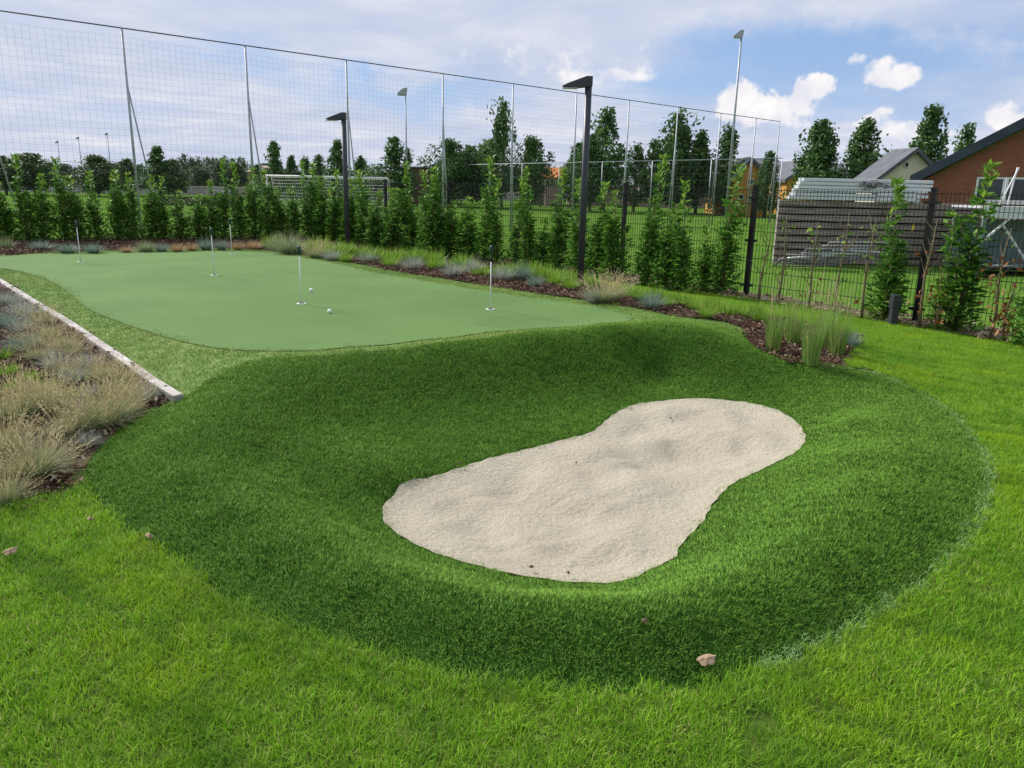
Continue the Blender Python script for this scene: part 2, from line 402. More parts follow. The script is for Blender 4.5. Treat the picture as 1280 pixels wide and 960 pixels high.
PB = [np.array(P(*q)[:2]) for q in BUNK]
pc_ = np.mean(PB, 0)
for i in range(6, 25):                   # the turf runs a little under the lawn blades here
    dv = PB[i]-pc_; PB[i] = PB[i]+dv/np.linalg.norm(dv)*.085*math.sin(math.pi*(i-5)/20)**.6
PG = pxpoly(GREEN, 6); PS = pxpoly(SAND, 8)
bedr = [P(*q)[:2] for q in BEDR]; lb = [P(*q)[:2] for q in LB]; edge = [P(*q)[:2] for q in EDGE]
# bunker turf: its outline, closed across the plateau in front of the green
back = [P(*q)[:2] for q in [(1000, 449, .13), (957, 436, .17), (938, 422, .2), (900, 407, .25), (850, 403, .28), (790, 407, .3), (720, 417, .3), (650, 421, .3), (560, 430, .3), (480, 438, .29), (400, 444, .28), (340, 447, .27), (290, 462, .23), (252, 482, .19)]]
def catm(p, k=4):
    p = [np.array(a) for a in p]; o = []
    for i in range(len(p)-1):
        p0 = p[max(i-1, 0)]; p1 = p[i]; p2 = p[i+1]; p3 = p[min(i+2, len(p)-1)]
        for j in range(k):
            t = j/k; o.append(.5*((2*p1)+(-p0+p2)*t+(2*p0-5*p1+4*p2-p3)*t*t+(-p0+3*p1-3*p2+p3)*t**3))
    o.append(p[-1]); return np.array(o)
PBunk = np.vstack([catm(PB, 4), catm(back, 3)])
PTurf = np.vstack([catm(PB, 4), catm(bedr[::-1], 3), catm(edge, 3)])          # everything synthetic
rfence = [FA+fdir*t+(-gnrm*.5) for t in (3.2, 6, 9, 12, 14.8)]
PBedR = np.vstack([catm(bedr, 3), [P(1068, 440, .09)[:2], P(1070, 422, .09)[:2], P(1010, 410, .1)[:2], P(965, 402, .1)[:2], P(925, 396, .12)[:2], P(850, 385, .14)[:2]],
                   [FA+fdir*6.5-gnrm*.9, FA+fdir*9-gnrm*.7, FA+fdir*12-gnrm*.2, COR+gnrm*.2, LF+np.array([0, .3]), LF+(LF-COR)*.6]])
PBedL = np.vstack([catm(lb, 4), catm([P(-90, 302, .26)[:2]], 1)[:0], [(-9, 4.0), (-12, 8), tuple(edge[0])], catm(edge, 3)])
PChip = np.array([FA-fdir*7-gnrm*.55, FA-fdir*3-gnrm*.52, FA-gnrm*.45, FA+fdir*3-gnrm*.5, FA+fdir*6-gnrm*.55, FA+fdir*9.5-gnrm*.5, FA+fdir*9.5+gnrm*.2, FA-fdir*7+gnrm*.2])
PChip = smooth_closed(PChip, 6)

def sheet(name, bounds, step, cond, off, mat, wob=None):
    """grid sheet that keeps the part where cond(q) < 0, cut cleanly along cond = 0"""
    x0, x1, y0, y1 = bounds; xs = np.arange(x0, x1+step, step); ys = np.arange(y0, y1+step, step)
    gx, gy = np.meshgrid(xs, ys, indexing='ij'); q = np.stack([gx.ravel(), gy.ravel()], 1)
    s = cond(q); nx, ny = len(xs), len(ys)
    idx = np.arange(nx*ny).reshape(nx, ny)
    a, b, c, d = idx[:-1, :-1].ravel(), idx[1:, :-1].ravel(), idx[1:, 1:].ravel(), idx[:-1, 1:].ravel()
    tri = np.concatenate([np.stack([a, b, c], 1), np.stack([a, c, d], 1)])
    ts = s[tri]; full = (ts < 0).all(1); part = (ts < 0).any(1) & ~full
    faces = [tuple(t) for t in tri[full]]; extra = []; cache = {}; base = nx*ny
    def cut(i, j):
        k = (min(i, j), max(i, j))
        if k not in cache:
            t = s[i]/(s[i]-s[j]); extra.append(q[i]+(q[j]-q[i])*t); cache[k] = base+len(extra)-1
        return cache[k]
    for t in tri[part]:
        o = []
        for k in range(3):
            i, j = t[k], t[(k+1) % 3]
            if s[i] < 0: o.append(i)
            if (s[i] < 0) != (s[j] < 0): o.append(cut(i, j))
        for k in range(1, len(o)-1): faces.append((o[0], o[k], o[k+1]))
    Q = np.vstack([q, np.array(extra)]) if extra else q
    fa = np.array(faces, dtype=np.int64); used, inv = np.unique(fa, return_inverse=True); fa = inv.reshape(-1, 3)
    Q = Q[used]; z = H(Q)+off
    if wob is not None: z = z+wob(Q)
    me = np_mesh(name, np.column_stack([Q, z]), fa, smooth=True)
    return me

m_soil = noise_mat('lawn_soil', [(.3, (.045, .08, .012)), (.7, (.09, .13, .025))], 4, world_pos=True, rough=1, bump=.01, spec=0)
m_tbase = noise_mat('turf_backing', [(.3, (.018, .05, .008)), (.7, (.03, .085, .012))], 6, world_pos=True, rough=1, bump=.006, spec=0)
m_fbase = noise_mat('fringe_turf', [(.3, (.1, .18, .03)), (.5, (.15, .23, .05)), (.7, (.2, .27, .07))], 9, world_pos=True, rough=1, bump=.01, bscale=80)
m_mulch = noise_mat('bark_mulch', [(.3, (.03, .016, .01)), (.5, (.075, .04, .024)), (.7, (.14, .085, .055))], 22, world_pos=True, rough=1, bump=.03, bscale=35)
m_chip = noise_mat('pale_wood_chips', [(.3, (.2, .14, .08)), (.5, (.38, .29, .18)), (.7, (.5, .42, .3))], 25, world_pos=True, rough=1, bump=.03, bscale=40)
m_field = noise_mat('sports_field_grass', [(.25, (.06, .13, .02)), (.5, (.09, .175, .027)), (.75, (.12, .21, .04))], .35, 8, world_pos=True, rough=1, spec=0, bump=.02, bscale=12)
# putting green: short curled nap
m_green, t, b = new_mat('putting_green_nap')
pos = t.new('ShaderNodeNewGeometry').outputs['Position']
f1 = t.noise(pos, .9, 4, .5); f2 = t.noise(pos, 55, 3, .7); f3 = t.noise(t.vmath('MULTIPLY', pos, (1, 5, 1)), 2.2, 3, .6)
c = t.ramp(f2, [(.3, (.058, .122, .03)), (.5, (.098, .182, .05)), (.7, (.15, .24, .078))])
c = t.mix(t.mapr(f1, .35, .65, 0, .6), c, (.135, .235, .065)); c = t.mix(t.mapr(f3, .4, .65, 0, .25), c, (.075, .175, .045))
t.link(c, b.inputs['Base Color']); b.inputs['Roughness'].default_value = .9; b.inputs['Specular IOR Level'].default_value = .15
bn = t.new('ShaderNodeBump'); bn.inputs['Distance'].default_value = .01; t.link(t.noise(pos, 70, 4, .7), bn.inputs['Height']); t.link(bn.outputs[0], b.inputs['Normal'])
# sand
m_sand, t, b = new_mat('bunker_sand')
pos = t.new('ShaderNodeNewGeometry').outputs['Position']
fine = t.noise(pos, 160, 3, .8); mid = t.noise(pos, 28, 4, .6); big = t.noise(pos, 2.2, 4, .55)
c = t.ramp(fine, [(.3, (.3, .26, .18)), (.5, (.52, .47, .365)), (.72, (.7, .645, .52))])
c = t.mix(t.mapr(big, .38, .62, 0, .3), c, (.43, .36, .27)); c = t.mix(t.mapr(t.noise(pos, 90, 2, .5), .68, .74, 0, .55), c, (.2, .15, .1))
t.link(c, b.inputs['Base Color']); b.inputs['Roughness'].default_value = 1; b.inputs['Specular IOR Level'].default_value = .1
hgt = t.math('ADD', t.math('MULTIPLY', fine, .35), t.math('MULTIPLY', mid, .8))
bn = t.new('ShaderNodeBump'); bn.inputs['Distance'].default_value = .03; bn.inputs['Strength'].default_value = 1
t.link(hgt, bn.inputs['Height']); t.link(bn.outputs[0], b.inputs['Normal'])

me = np_mesh('sports_field', [(-900, -300, -.4), (900, -300, -.4), (900, 1500, -.4), (-900, 1500, -.4)], [(0, 1, 2, 3)])
link_mesh('sports_field', me, m_field, kind='structure')
def c_lawn(q): return np.maximum(np.maximum(-sdf(PTurf, q)-.02, -sdf(PBedR, q)-.01), np.maximum(-sdf(PBedL, q)-.01, sdf(GARDEN, q)-2.4))
def wlawn(q): return .01*np.sin(q[:, 0]*5.1+q[:, 1]*2.3)*np.sin(q[:, 1]*3.7)
me_l = sheet('lawn', (-16, 13, -2, 27), .16, c_lawn, .02, m_soil, wlawn)
link_mesh('lawn', me_l, m_soil, kind='structure')
me_b = sheet('bunker_turf', (-4.5, 5.5, 1.6, 9.5), .06, lambda q: np.maximum(sdf(PBunk, q), -sdf(PS, q)-.05), 0, m_tbase)
link_mesh('bunker_turf', me_b, m_tbase, kind='structure')
foot = [(*P(px, py, -.13)[:2], random.uniform(0, 3.1)) for px, py in [(560, 640), (620, 615), (660, 660), (705, 640), (740, 600), (770, 650), (800, 585), (845, 560), (880, 540), (930, 560), (620, 690), (700, 690), (790, 545), (650, 590), (900, 580), (750, 700)]]
def wsand(q):
    d_ = np.zeros(len(q))
    for fx, fy, fa in foot:
        u = (q[:, 0]-fx)*math.cos(fa)+(q[:, 1]-fy)*math.sin(fa); v = -(q[:, 0]-fx)*math.sin(fa)+(q[:, 1]-fy)*math.cos(fa); rr = (u/.15)**2+(v/.075)**2
        d_ += -.008*np.exp(-rr)+.0045*np.exp(-(np.sqrt(rr)-1.5)**2*5)
    return wsand0(q)+d_
def wsand0(q):
    x, y = q[:, 0], q[:, 1]; e_ = np.clip(-sdf(PS, q)/.35, 0, 1); e_ = e_*e_*(3-2*e_)
    return .004+.014*e_+e_*(.026*np.sin(x*4.2+y*2.5+np.sin(y*2))+.018*np.sin(y*8.3+2.2*np.sin(x*3.1)+x*1.5)+.012*np.sin(x*13+y*5+np.sin(y*9))+.004*np.sin(x*23+2*np.sin(y*11))*np.sin(y*19))
me_s = sheet('bunker_sand', (-2, 4.5, 2.4, 8), .03, lambda q: sdf(PS, q)-.01+.01*np.sin(q[:, 0]*31)*np.sin(q[:, 1]*27), .006, m_sand, wsand)
link_mesh('bunker_sand', me_s, m_sand, kind='structure')
me_g = sheet('putting_green', (-16, 4, 5, 20), .12, lambda q: sdf(PG, q), .012, m_green)
link_mesh('putting_green', me_g, m_green, kind='structure')
me_f = sheet('fringe_turf', (-16, 7, 4.5, 21), .12, lambda q: np.maximum(np.maximum(sdf(PTurf, q), -sdf(PG, q)-.02), -sdf(PBunk, q)-.02), .004, m_fbase)
link_mesh('fringe_turf', me_f, m_fbase, kind='structure')
me_mr = sheet('mulch_bed', (-20, 6, 6, 25), .14, lambda q: np.maximum(sdf(PBedR, q), -sdf(PTurf, q)), .005, m_mulch, lambda q: .02*np.abs(np.sin(q[:, 0]*2.1)*np.sin(q[:, 1]*2.7)))
link_mesh('mulch_bed', me_mr, m_mulch, kind='structure')
me_ml = sheet('mulch_bed', (-13, -1, 3, 16), .1, lambda q: np.maximum(sdf(PBedL, q), -sdf(PTurf, q)), .005, m_mulch, lambda q: .02*np.abs(np.sin(q[:, 0]*2.6)*np.sin(q[:, 1]*3.1)))
link_mesh('mulch_bed', me_ml, m_mulch, kind='structure')
me_c = sheet('wood_chip_strip', (-6, 13, 2, 20), .1, lambda q: sdf(PChip, q), .03, m_chip, lambda q: .015*np.sin(q[:, 0]*6)*np.sin(q[:, 1]*7))
link_mesh('wood_chip_strip', me_c, m_chip, kind='structure')

# ------------------------------------------------------------------ scattered ground cover (geometry nodes)
def clump_obj(name, nb, rad, len_r, w_r, lean, bend_r, mat, segs=3, drift=(0, 0)):
    rt = rng.uniform(-rad, rad, (nb, 2)); roots = np.column_stack([rt, np.full(nb, -.003)])
    d = np.column_stack([rng.normal(0, lean, nb)+drift[0], rng.normal(0, lean, nb)+drift[1], np.ones(nb)])
    ln = rng.uniform(*len_r, nb); th = rng.uniform(0, 2*np.pi, nb); bb = rng.uniform(*bend_r, nb)
    bend = np.column_stack([np.cos(th)*bb+drift[0]*.02, np.sin(th)*bb+drift[1]*.02, -bb*.45])
    V, Fc, v, h = blades(roots, d, ln, rng.uniform(*w_r, nb), bend, segs)
    me = np_mesh(name, V, Fc, {'v': v, 'h': h}); me.materials.append(mat)
    return bpy.data.objects.new(name, me)
def scatter(name, me, density, variants, mat, scale=(.75, 1.2), tilt=.15, seed=1, label=None, cat=None):
    ng = bpy.data.node_groups.new(name, 'GeometryNodeTree')
    ng.interface.new_socket('Geometry', in_out='INPUT', socket_type='NodeSocketGeometry')
    ng.interface.new_socket('Geometry', in_out='OUTPUT', socket_type='NodeSocketGeometry')
    N = ng.nodes; L = ng.links
    gi = N.new('NodeGroupInput'); go = N.new('NodeGroupOutput')
    dp = N.new('GeometryNodeDistributePointsOnFaces'); dp.inputs['Density'].default_value = density; dp.inputs['Seed'].default_value = seed
    L.new(gi.outputs[0], dp.inputs['Mesh'])
    jn = N.new('GeometryNodeJoinGeometry')
    for ob in variants:
        oi = N.new('GeometryNodeObjectInfo'); oi.inputs['Object'].default_value = ob
        g2 = N.new('GeometryNodeGeometryToInstance'); L.new(oi.outputs['Geometry'], g2.inputs[0]); L.new(g2.outputs[0], jn.inputs[0])
    ip = N.new('GeometryNodeInstanceOnPoints'); L.new(dp.outputs['Points'], ip.inputs['Points']); L.new(jn.outputs[0], ip.inputs['Instance'])
    ip.inputs['Pick Instance'].default_value = True
    rv = N.new('FunctionNodeRandomValue'); rv.data_type = 'FLOAT_VECTOR'
    rv.inputs[0].default_value = (-tilt, -tilt, 0); rv.inputs[1].default_value = (tilt, tilt, 6.283)
    er = N.new('FunctionNodeEulerToRotation'); L.new(rv.outputs[0], er.inputs[0])
    rr_ = N.new('FunctionNodeRotateRotation'); rr_.rotation_space = 'LOCAL'
    L.new(dp.outputs['Rotation'], rr_.inputs[0]); L.new(er.outputs[0], rr_.inputs[1]); L.new(rr_.outputs[0], ip.inputs['Rotation'])
    rs = N.new('FunctionNodeRandomValue'); rs.data_type = 'FLOAT'; rs.inputs[2].default_value = scale[0]; rs.inputs[3].default_value = scale[1]; rs.inputs['Seed'].default_value = 5
    L.new(rs.outputs[1], ip.inputs['Scale'])
    L.new(ip.outputs[0], go.inputs[0])
    m2 = me.copy(); m2.name = name; o = link_mesh(name, m2, mat, kind='stuff')
    md = o.modifiers.new('scatter', 'NODES'); md.node_group = ng
    if label: o['label'] = label
    if cat: o['category'] = cat
    return o
mg_lawn = leaf_mat('lawn_blades', [(0, (.09, .22, .008)), (.5, (.185, .4, .015)), (.85, (.28, .52, .03)), (1, (.52, .5, .17))],
                   patch=[((.3, .45, .012), 1.1, .48, .66, .6), ((.05, .17, .012), (-.55, 3.6, .35), .52, .62, .42), ((.08, .24, .015), 1.7, .48, .66, .45), ((.12, .24, .03), 3.3, .55, .7, .35), ((.2, .3, .05), 5, .58, .75, .4), ((.05, .16, .01), 7, .55, .7, .5), ((.38, .4, .05), 2.6, .62, .74, .3)], rough=.6, spec=.08, trans=.35, upn=.45)
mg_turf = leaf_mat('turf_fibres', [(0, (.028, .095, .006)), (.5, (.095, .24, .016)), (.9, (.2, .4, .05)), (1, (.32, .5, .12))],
                   patch=[((.1, .24, .015), 1.5, .5, .7, .35)], rough=.6, spec=.08, trans=.1, upn=.7, tip=((.36, .66, .1), .4, .85))  # bright tips over dark bases: shade down in the pile put into the colour
mg_fr = leaf_mat('fringe_fibres', [(0, (.14, .27, .035)), (.5, (.19, .34, .055)), (1, (.28, .41, .1))],
                 patch=[((.32, .37, .09), .9, .45, .66, .45), ((.08, .2, .02), .8, .5, .7, .5)], rough=.6, spec=.1, trans=.15, upn=.5)
lv = [clump_obj('lawn_tuft', 46, .05, (.025, .05), (.0022, .0042), .35, (.004, .03), mg_lawn) for _ in range(5)]
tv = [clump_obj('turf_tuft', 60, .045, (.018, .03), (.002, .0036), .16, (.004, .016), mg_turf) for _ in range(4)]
fv = [clump_obj('fringe_tuft', 40, .06, (.014, .028), (.003, .006), .4, (.004, .014), mg_fr, 2) for _ in range(3)]
sub = sheet('lawn_near', (-5, 8.5, .6, 12.5), .16, lambda q: np.maximum(c_lawn(q), sdf(GARDEN, q)+.3), .02, m_soil, wlawn)
scatter('lawn_grass', sub, 640, lv, mg_lawn, (.7, 1.2), label='bright green mown lawn grass around the turf bunker', cat='grass')
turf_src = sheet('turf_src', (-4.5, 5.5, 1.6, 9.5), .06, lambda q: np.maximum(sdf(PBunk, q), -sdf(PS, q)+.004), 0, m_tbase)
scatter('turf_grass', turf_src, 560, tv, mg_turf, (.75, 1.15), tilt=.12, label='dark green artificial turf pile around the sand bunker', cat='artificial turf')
fr_src = sheet('fringe_src', (-16, 7, 4.5, 21), .12, lambda q: np.maximum(np.maximum(sdf(PTurf, q), -sdf(PG, q)-.045), -sdf(PBunk, q)-.06), .004, m_fbase)
scatter('fringe_grass', fr_src, 300, fv, mg_fr, (.7, 1.2), label='yellowish green artificial fringe around the putting green', cat='artificial turf')
# bark chips
def chip_obj(name, n, size, mat):
    mb = MB()
    for _ in range(n):
        c = (random.uniform(-.09, .09), random.uniform(-.09, .09), random.uniform(.002, .02))
        rot = (Matrix.Rotation(random.uniform(0, 6.28), 3, 'Z') @ Matrix.Rotation(random.gauss(0, .35), 3, 'X') @ Matrix.Rotation(random.gauss(0, .3), 3, 'Y'))
        mb.box(c, (size*random.uniform(.6, 1.5), size*random.uniform(.2, .45), size*.14), rot)
    me = mb.mesh(name); at = me.attributes.new('v', 'FLOAT', 'POINT')
    vals = np.repeat(rng.random(n), 8); at.data.foreach_set('value', vals.astype(np.float32)); me.materials.append(mat)
    return bpy.data.objects.new(name, me)
mc_b = leaf_mat('bark_chip', [(0, (.035, .017, .01)), (.5, (.1, .052, .032)), (.85, (.18, .115, .075)), (1, (.38, .3, .21))], trans=0, rough=.9, spec=.15)
mc_p = leaf_mat('pale_chip', [(0, (.22, .14, .08)), (.5, (.42, .31, .19)), (1, (.6, .52, .38))], trans=0, rough=.9, spec=.15)
cb = [chip_obj('bark_chip', 16, .042, mc_b) for _ in range(4)]
cpv = [chip_obj('pale_chip', 12, .05, mc_p) for _ in range(3)]
ch_src = sheet('chip_src', (-13, -1, 3, 16), .1, lambda q: np.maximum(sdf(PBedL, q)+.05, -sdf(PTurf, q)+.05), .005, m_mulch)
scatter('bark_chips', ch_src, 130, cb, mc_b, (.6, 1.3), .3, label='dark brown bark chips on the left planting bed', cat='bark mulch')
scatter('bark_chips', me_mr, 70, cb, mc_b, (.7, 1.2), .3, label='reddish brown bark chips on the bed behind the green', cat='bark mulch')
scatter('pale_wood_chips', me_c, 60, cpv, mc_p, (.7, 1.3), .3, label='pale wood chips strewn along the foot of the right fence', cat='wood chips')

# ------------------------------------------------------------------ edging of the left bed
eo = empty('bed_edging', (*edge[2], hz(*edge[2])), label='pale weathered board edging between the left planting bed and the green fringe', cat='edging')
ep = catm(edge, 6); el0 = np.array([0, *np.cumsum(np.linalg.norm(np.diff(ep, axis=0), axis=1))])
tot = el0[-1]; npc = 5
def epos(s):
    return np.array([np.interp(s, el0, ep[:, 0]), np.interp(s, el0, ep[:, 1])])
for k in range(npc):
    s0, s1 = tot*k/npc+.004, tot*(k+1)/npc-.004; mb = MB(); prev = None
    n = 6; ring = []
    for j in range(n+1):
        p = epos(s0+(s1-s0)*j/n); q = epos(min(tot, s0+(s1-s0)*j/n+.05))-epos(max(0, s0+(s1-s0)*j/n-.05)); q /= np.linalg.norm(q)
        nr = np.array([q[1], -q[0]]); z = hz(*p)
        ring.append([(*(p+nr*.035), z-.12), (*(p+nr*.035), z+.045), (*(p-nr*.035), z+.05), (*(p-nr*.035), z-.12)])
    vs = [v for r_ in ring for v in r_]; fs = [(0, 1, 2, 3), (4*n+3, 4*n+2, 4*n+1, 4*n)]
    for j in range(n):
        for i in range(4): fs.append((4*j+i, 4*j+4+i, 4*j+4+(i+1) % 4, 4*j+(i+1) % 4))
    mb.add([(a-eo.location.x, b_-eo.location.y, c_-eo.location.z) for a, b_, c_ in vs], fs)
    mb.build('edging_board', m_timber, eo, bevel=.008)

# ------------------------------------------------------------------ putting pins and balls
m_pin = noise_mat('white_pin', S((.72, .74, .72), .05), 6, rough=.4)
m_pg = noise_mat('dark_green_plastic', S((.012, .05, .03)), 6, rough=.4)
m_cup_shade = noise_mat('cup_shade', S((.01, .012, .01)), 6, rough=.9)
def pin(px, py, top, label, dark=.0):
    g = ground(px, py); hgt = max(.4, (py-top)/F*math.hypot(g[1], 0)*1.02)
    o = empty('putting_pin', g+np.array([0, 0, .012]), label=label, cat='putting flag', group='pins standing in the holes of the putting green')
    MB().tube([(0, 0, 0), (0, 0, hgt*(1-dark))], .0065, 8).build('rod', m_pin, o)
    if dark: MB().tube([(0, 0, hgt*(1-dark)), (0, 0, hgt)], .007, 8).build('upper_rod', m_black, o)
    MB().tube([(0, 0, hgt), (0, 0, hgt+.015), (0, 0, hgt+.09), (0, 0, hgt+.11)], [.008, .022, .022, .008], 12).build('marker_top', m_pg, o)
    c_ = MB().tube([(0, 0, -.004), (0, 0, .006), (0, 0, .007)], [.052, .052, .046], 20).build('cup_ring', m_pin, o)
    MB().tube([(0, 0, .0075), (0, 0, .009)], .032, 20).build('cup_shade_disc', m_cup_shade, c_)  # solid disc coloured dark in place of the shade inside the cup
    return o
pin(101, 328, 287, 'leftmost white putting pin, near the left back edge of the green')
pin(268, 345, 297, 'white putting pin left of the short back pin, standing in mid green')
pin(290, 318, 283, 'farthest and shortest white putting pin at the back edge of the green')
pin(377, 381, 322, 'white putting pin beside the two golf balls')
pin(613, 388, 322, 'rightmost white putting pin, with a black upper rod, near the border plants', .12)
def ball(px, py, label):
    g = ground(px, py); me = bpy.data.meshes.new('golf_ball')
    import bmesh
    bm = bmesh.new(); bmesh.ops.create_icosphere(bm, subdivisions=3, radius=.0225)
    for f in bm.faces: f.smooth = True
    bm.to_mesh(me); bm.free()
    o = link_mesh('golf_ball', me, m_ball, loc=g+np.array([0, 0, .036])); tag(o, label, 'golf ball', 'golf balls on the putting green')
ball(389, 366, 'white golf ball closer to the pin with two balls beside it')
ball(412, 393, 'white golf ball nearer the front edge of the putting green')

# ------------------------------------------------------------------ lamps
m_lens = noise_mat('lamp_lens', S((.45, .46, .46)), 4, rough=.2)
def lamp_post(px, py, top, label, pr=.047):
    g = ground(px, py); h = Z_at(px+12, top, g[1])-g[2]
    o = empty('lamp_post', g, label=label, cat='lamp post')
    MB().tube([(0, 0, -.1), (0, 0, h-.02)], pr, 16).build('pole', m_dark, o)
    MB().tube([(0, 0, 0), (0, 0, .05), (0, 0, .06)], [.075, .075, .055], 16).build('base_collar', m_dark, o)
    L = .36; mb = MB(); y = .06
    prof = [(.05, h-.115), (.05, h+.015), (-.03, h+.015), (-L+.08, h-.075), (-L, h-.115), (-L+.02, h-.125), (-L*.55, h-.14)]
    mb.prism(prof, lambda u, v: (u, -y*(1 if u > -.2 else .8), v), lambda u, v: (u, y*(1 if u > -.2 else .8), v))
    hd = mb.build('lamp_head', m_dark, o, bevel=.006)
    MB().box((-.25, 0, h-.141), (.2, .12, .008)).build('lens', m_lens, hd)
    return o
lamp_post(725, 361, 97, 'tall dark grey lamp post in the border, the nearer and larger one')
lamp_post(435, 316, 142, 'smaller dark grey lamp post farther back beside the pale grass mound', .05)
g = ground(1115, 408); o = empty('bollard_light', g, label='short anthracite bollard light on the lawn edge by the right fence', cat='garden light')
hb = .40
MB().box((0, 0, hb*.3), (.085, .085, hb*.6)).build('post', m_dark, o, bevel=.004)
MB().prism([(-.055, hb*.6), (.055, hb*.6), (.055, hb*.92), (.03, hb), (-.055, hb)], lambda u, v: (u, -.055, v), lambda u, v: (u, .055, v)).build('lamp_head', m_dark, o, bevel=.004)
for k in range(2): MB().box((0, 0, hb*(.68+.1*k)), (.116, .116, .006)).build('louvre', m_black, o)

# ------------------------------------------------------------------ mesh fences
def fence(a, b, n, top, label):
    a = np.array(a, float); b = np.array(b, float); rt = empty('mesh_fence', (*a, hz(*a)), label=label, cat='fence')
    oz = hz(*a); L = np.linalg.norm(b-a)/n; u = (b-a)/np.linalg.norm(b-a); ang = math.atan2(u[1], u[0]); rot = Matrix.Rotation(ang, 3, 'Z')
    for k in range(n+1):
        p = a+u*L*k; z0 = hz(*p)-.1; mb = MB(); lp = (p[0]-a[0], p[1]-a[1])
        mb.box((lp[0], lp[1], (z0+top+.02)/2-oz), (.06, .06, top+.02-z0), rot)
        pc = mb.build('fence_post', m_black, rt, bevel=.003)
        MB().box((lp[0], lp[1], top+.03-oz), (.068, .068, .03), rot).build('post_cap', m_black, pc)
        for zc in (top-.14, (top+z0)/2+.1, z0+.3):
            MB().box((lp[0], lp[1], zc-oz), (.17, .075, .035), rot).build('clamp', m_black, pc)
    for k in range(n):
        mb = MB(); p0 = a+u*(L*k+.05); nv = int((L-.1)/.05); zb = max(hz(*p0), hz(*(p0+u*L)))+.04
        for j in range(nv+1):
            q = p0+u*(j*(L-.1)/nv)-a
            mb.box((q[0], q[1], (zb+top)/2-oz), (.0055, .0055, top-zb), rot)
        q = a+u*L*(k+.5)-a; nz = int((top-.03-zb)/.2)
        for j in range(nz+1):
            z = top-.03-j*.2
            for s in (-.006, .006):
                c_ = q+np.array([-u[1], u[0]])*s; mb.box((c_[0], c_[1], z-oz), (L-.08, .0065, .0075), rot)
        mb.build('wire_panel', m_black, rt, kind='stuff')
RF0 = FA-fdir*5.2; sp_post = np.linalg.norm(FB-FA)
RF0 = FA-fdir*sp_post*2; NR = 8
fence(RF0, RF0+fdir*sp_post*8, 8, 1.69, 'black wire mesh fence on the right, running back from the lawn to the corner')
COR = RF0+fdir*sp_post*8
ldir = (LF-COR)/np.linalg.norm(LF-COR)
nl = 4; seg = np.linalg.norm(LF-COR)/3
fence(COR+ldir*.35, LF+ldir*seg, nl, 1.86, 'black wire mesh fence behind the hedge on the left, beyond the putting green')

# ------------------------------------------------------------------ laurel hedge
def laurel_mat(name, top):
    return leaf_mat(name, [(0, (.04, .12, .016)), (.45, (.085, .22, .028)), (.8, (.15, .32, .045)), (1, (.2, .36, .06))], rough=.6, spec=.15, trans=.3)
m_lau = laurel_mat('laurel_leaf', 1)
m_lau_new = leaf_mat('laurel_new_leaf', [(0, (.1, .22, .02)), (.5, (.17, .33, .035)), (1, (.28, .42, .06))], rough=.5, spec=.25, trans=.35)
m_brownleaf = leaf_mat('dead_leaf', [(0, (.12, .03, .01)), (.5, (.26, .08, .02)), (1, (.38, .2, .08))], rough=.7, trans=.15)
m_stem = noise_mat('laurel_stem', [(.3, (.1, .08, .04)), (.7, (.24, .19, .11))], 20, rough=.8)
m_yel = leaf_mat('yellow_leaf', [(0, (.8, .6, .02)), (1, (.85, .7, .05))], trans=.2)
def laurel_meshes(h, rlow, n, nshoot, seed, newfrac=.16, zlo=.02):
    global rng
    old = rng; rng = np.random.default_rng(seed)
    sm = MB(); cs = []; ax = []; tops = []
    for s in range(nshoot):
        th = rng.uniform(0, 6.28); r_ = rlow*rng.uniform(.1, .75) if s else 0.0; hh = h*(1 if s == 0 else rng.uniform(.42, .8))
        base = np.array([r_*.25*math.cos(th), r_*.25*math.sin(th), 0]); tip = np.array([r_*math.cos(th)+rng.normal(0, .03), r_*math.sin(th)+rng.normal(0, .03), hh])
        mid = (base+tip)/2+np.array([*(rng.normal(0, .03, 2)), 0])
        sm.tube([base, mid, tip], [.012 if s else .016, .008, .003], 5)
        m_ = int(n/nshoot*(1.5 if s == 0 else .95)); t = zlo+(1-zlo)*rng.random(m_)**.9
        pts = base*((1-t)**2)[:, None]+2*(mid*(t*(1-t))[:, None])+tip*(t**2)[:, None]
        th2 = rng.uniform(0, 6.28, m_); rr = (.03+rng.random(m_)*rlow*(.78 if s else .8)*(1.15-t*.85 if s else np.clip(1.2-t*1.0, .22, 1))); 
        off = np.stack([np.cos(th2), np.sin(th2), rng.uniform(.1, .9, m_)], 1)
        cs.append(pts+off*rr[:, None]*np.array([1, 1, .35])); ax.append(off); tops.append(pts[:, 2]/h+rng.normal(0, .05, m_))
    cs = np.vstack(cs); ax = np.vstack(ax); tp = np.concatenate(tops); k = len(cs)
    ax = ax*np.array([1, 1, .6])+rng.normal(0, .35, (k, 3)); nr = np.array([0, 0, 1.])+rng.normal(0, .45, (k, 3))
    ln = rng.uniform(.08, .155, k); wd = ln*rng.uniform(.34, .46, k)
    isn = (tp > 1-newfrac*rng.uniform(.6, 1.4, k)) | (rng.random(k) < .05)
    outm = []
    for mask, nm in ((~isn, 'foliage'), (isn, 'new_growth')):
        a = ax[mask].copy()
        if nm == 'new_growth': a[:, 2] += .7
        V, Fc, v = leaves(cs[mask], a, nr[mask], ln[mask], wd[mask]); outm.append(np_mesh(nm, V, Fc, {'v': v}))
    rng = old
    return sm.mesh('stem'), outm[0], outm[1]
LM = [laurel_meshes(h, r_, n, s, 100+i) for i, (h, r_, n, s) in enumerate([(1.9, .34, 1300, 8), (2.05, .3, 1100, 7), (1.7, .36, 1350, 9), (2.1, .26, 900, 6), (1.8, .38, 1400, 9), (1.5, .3, 900, 7)])]
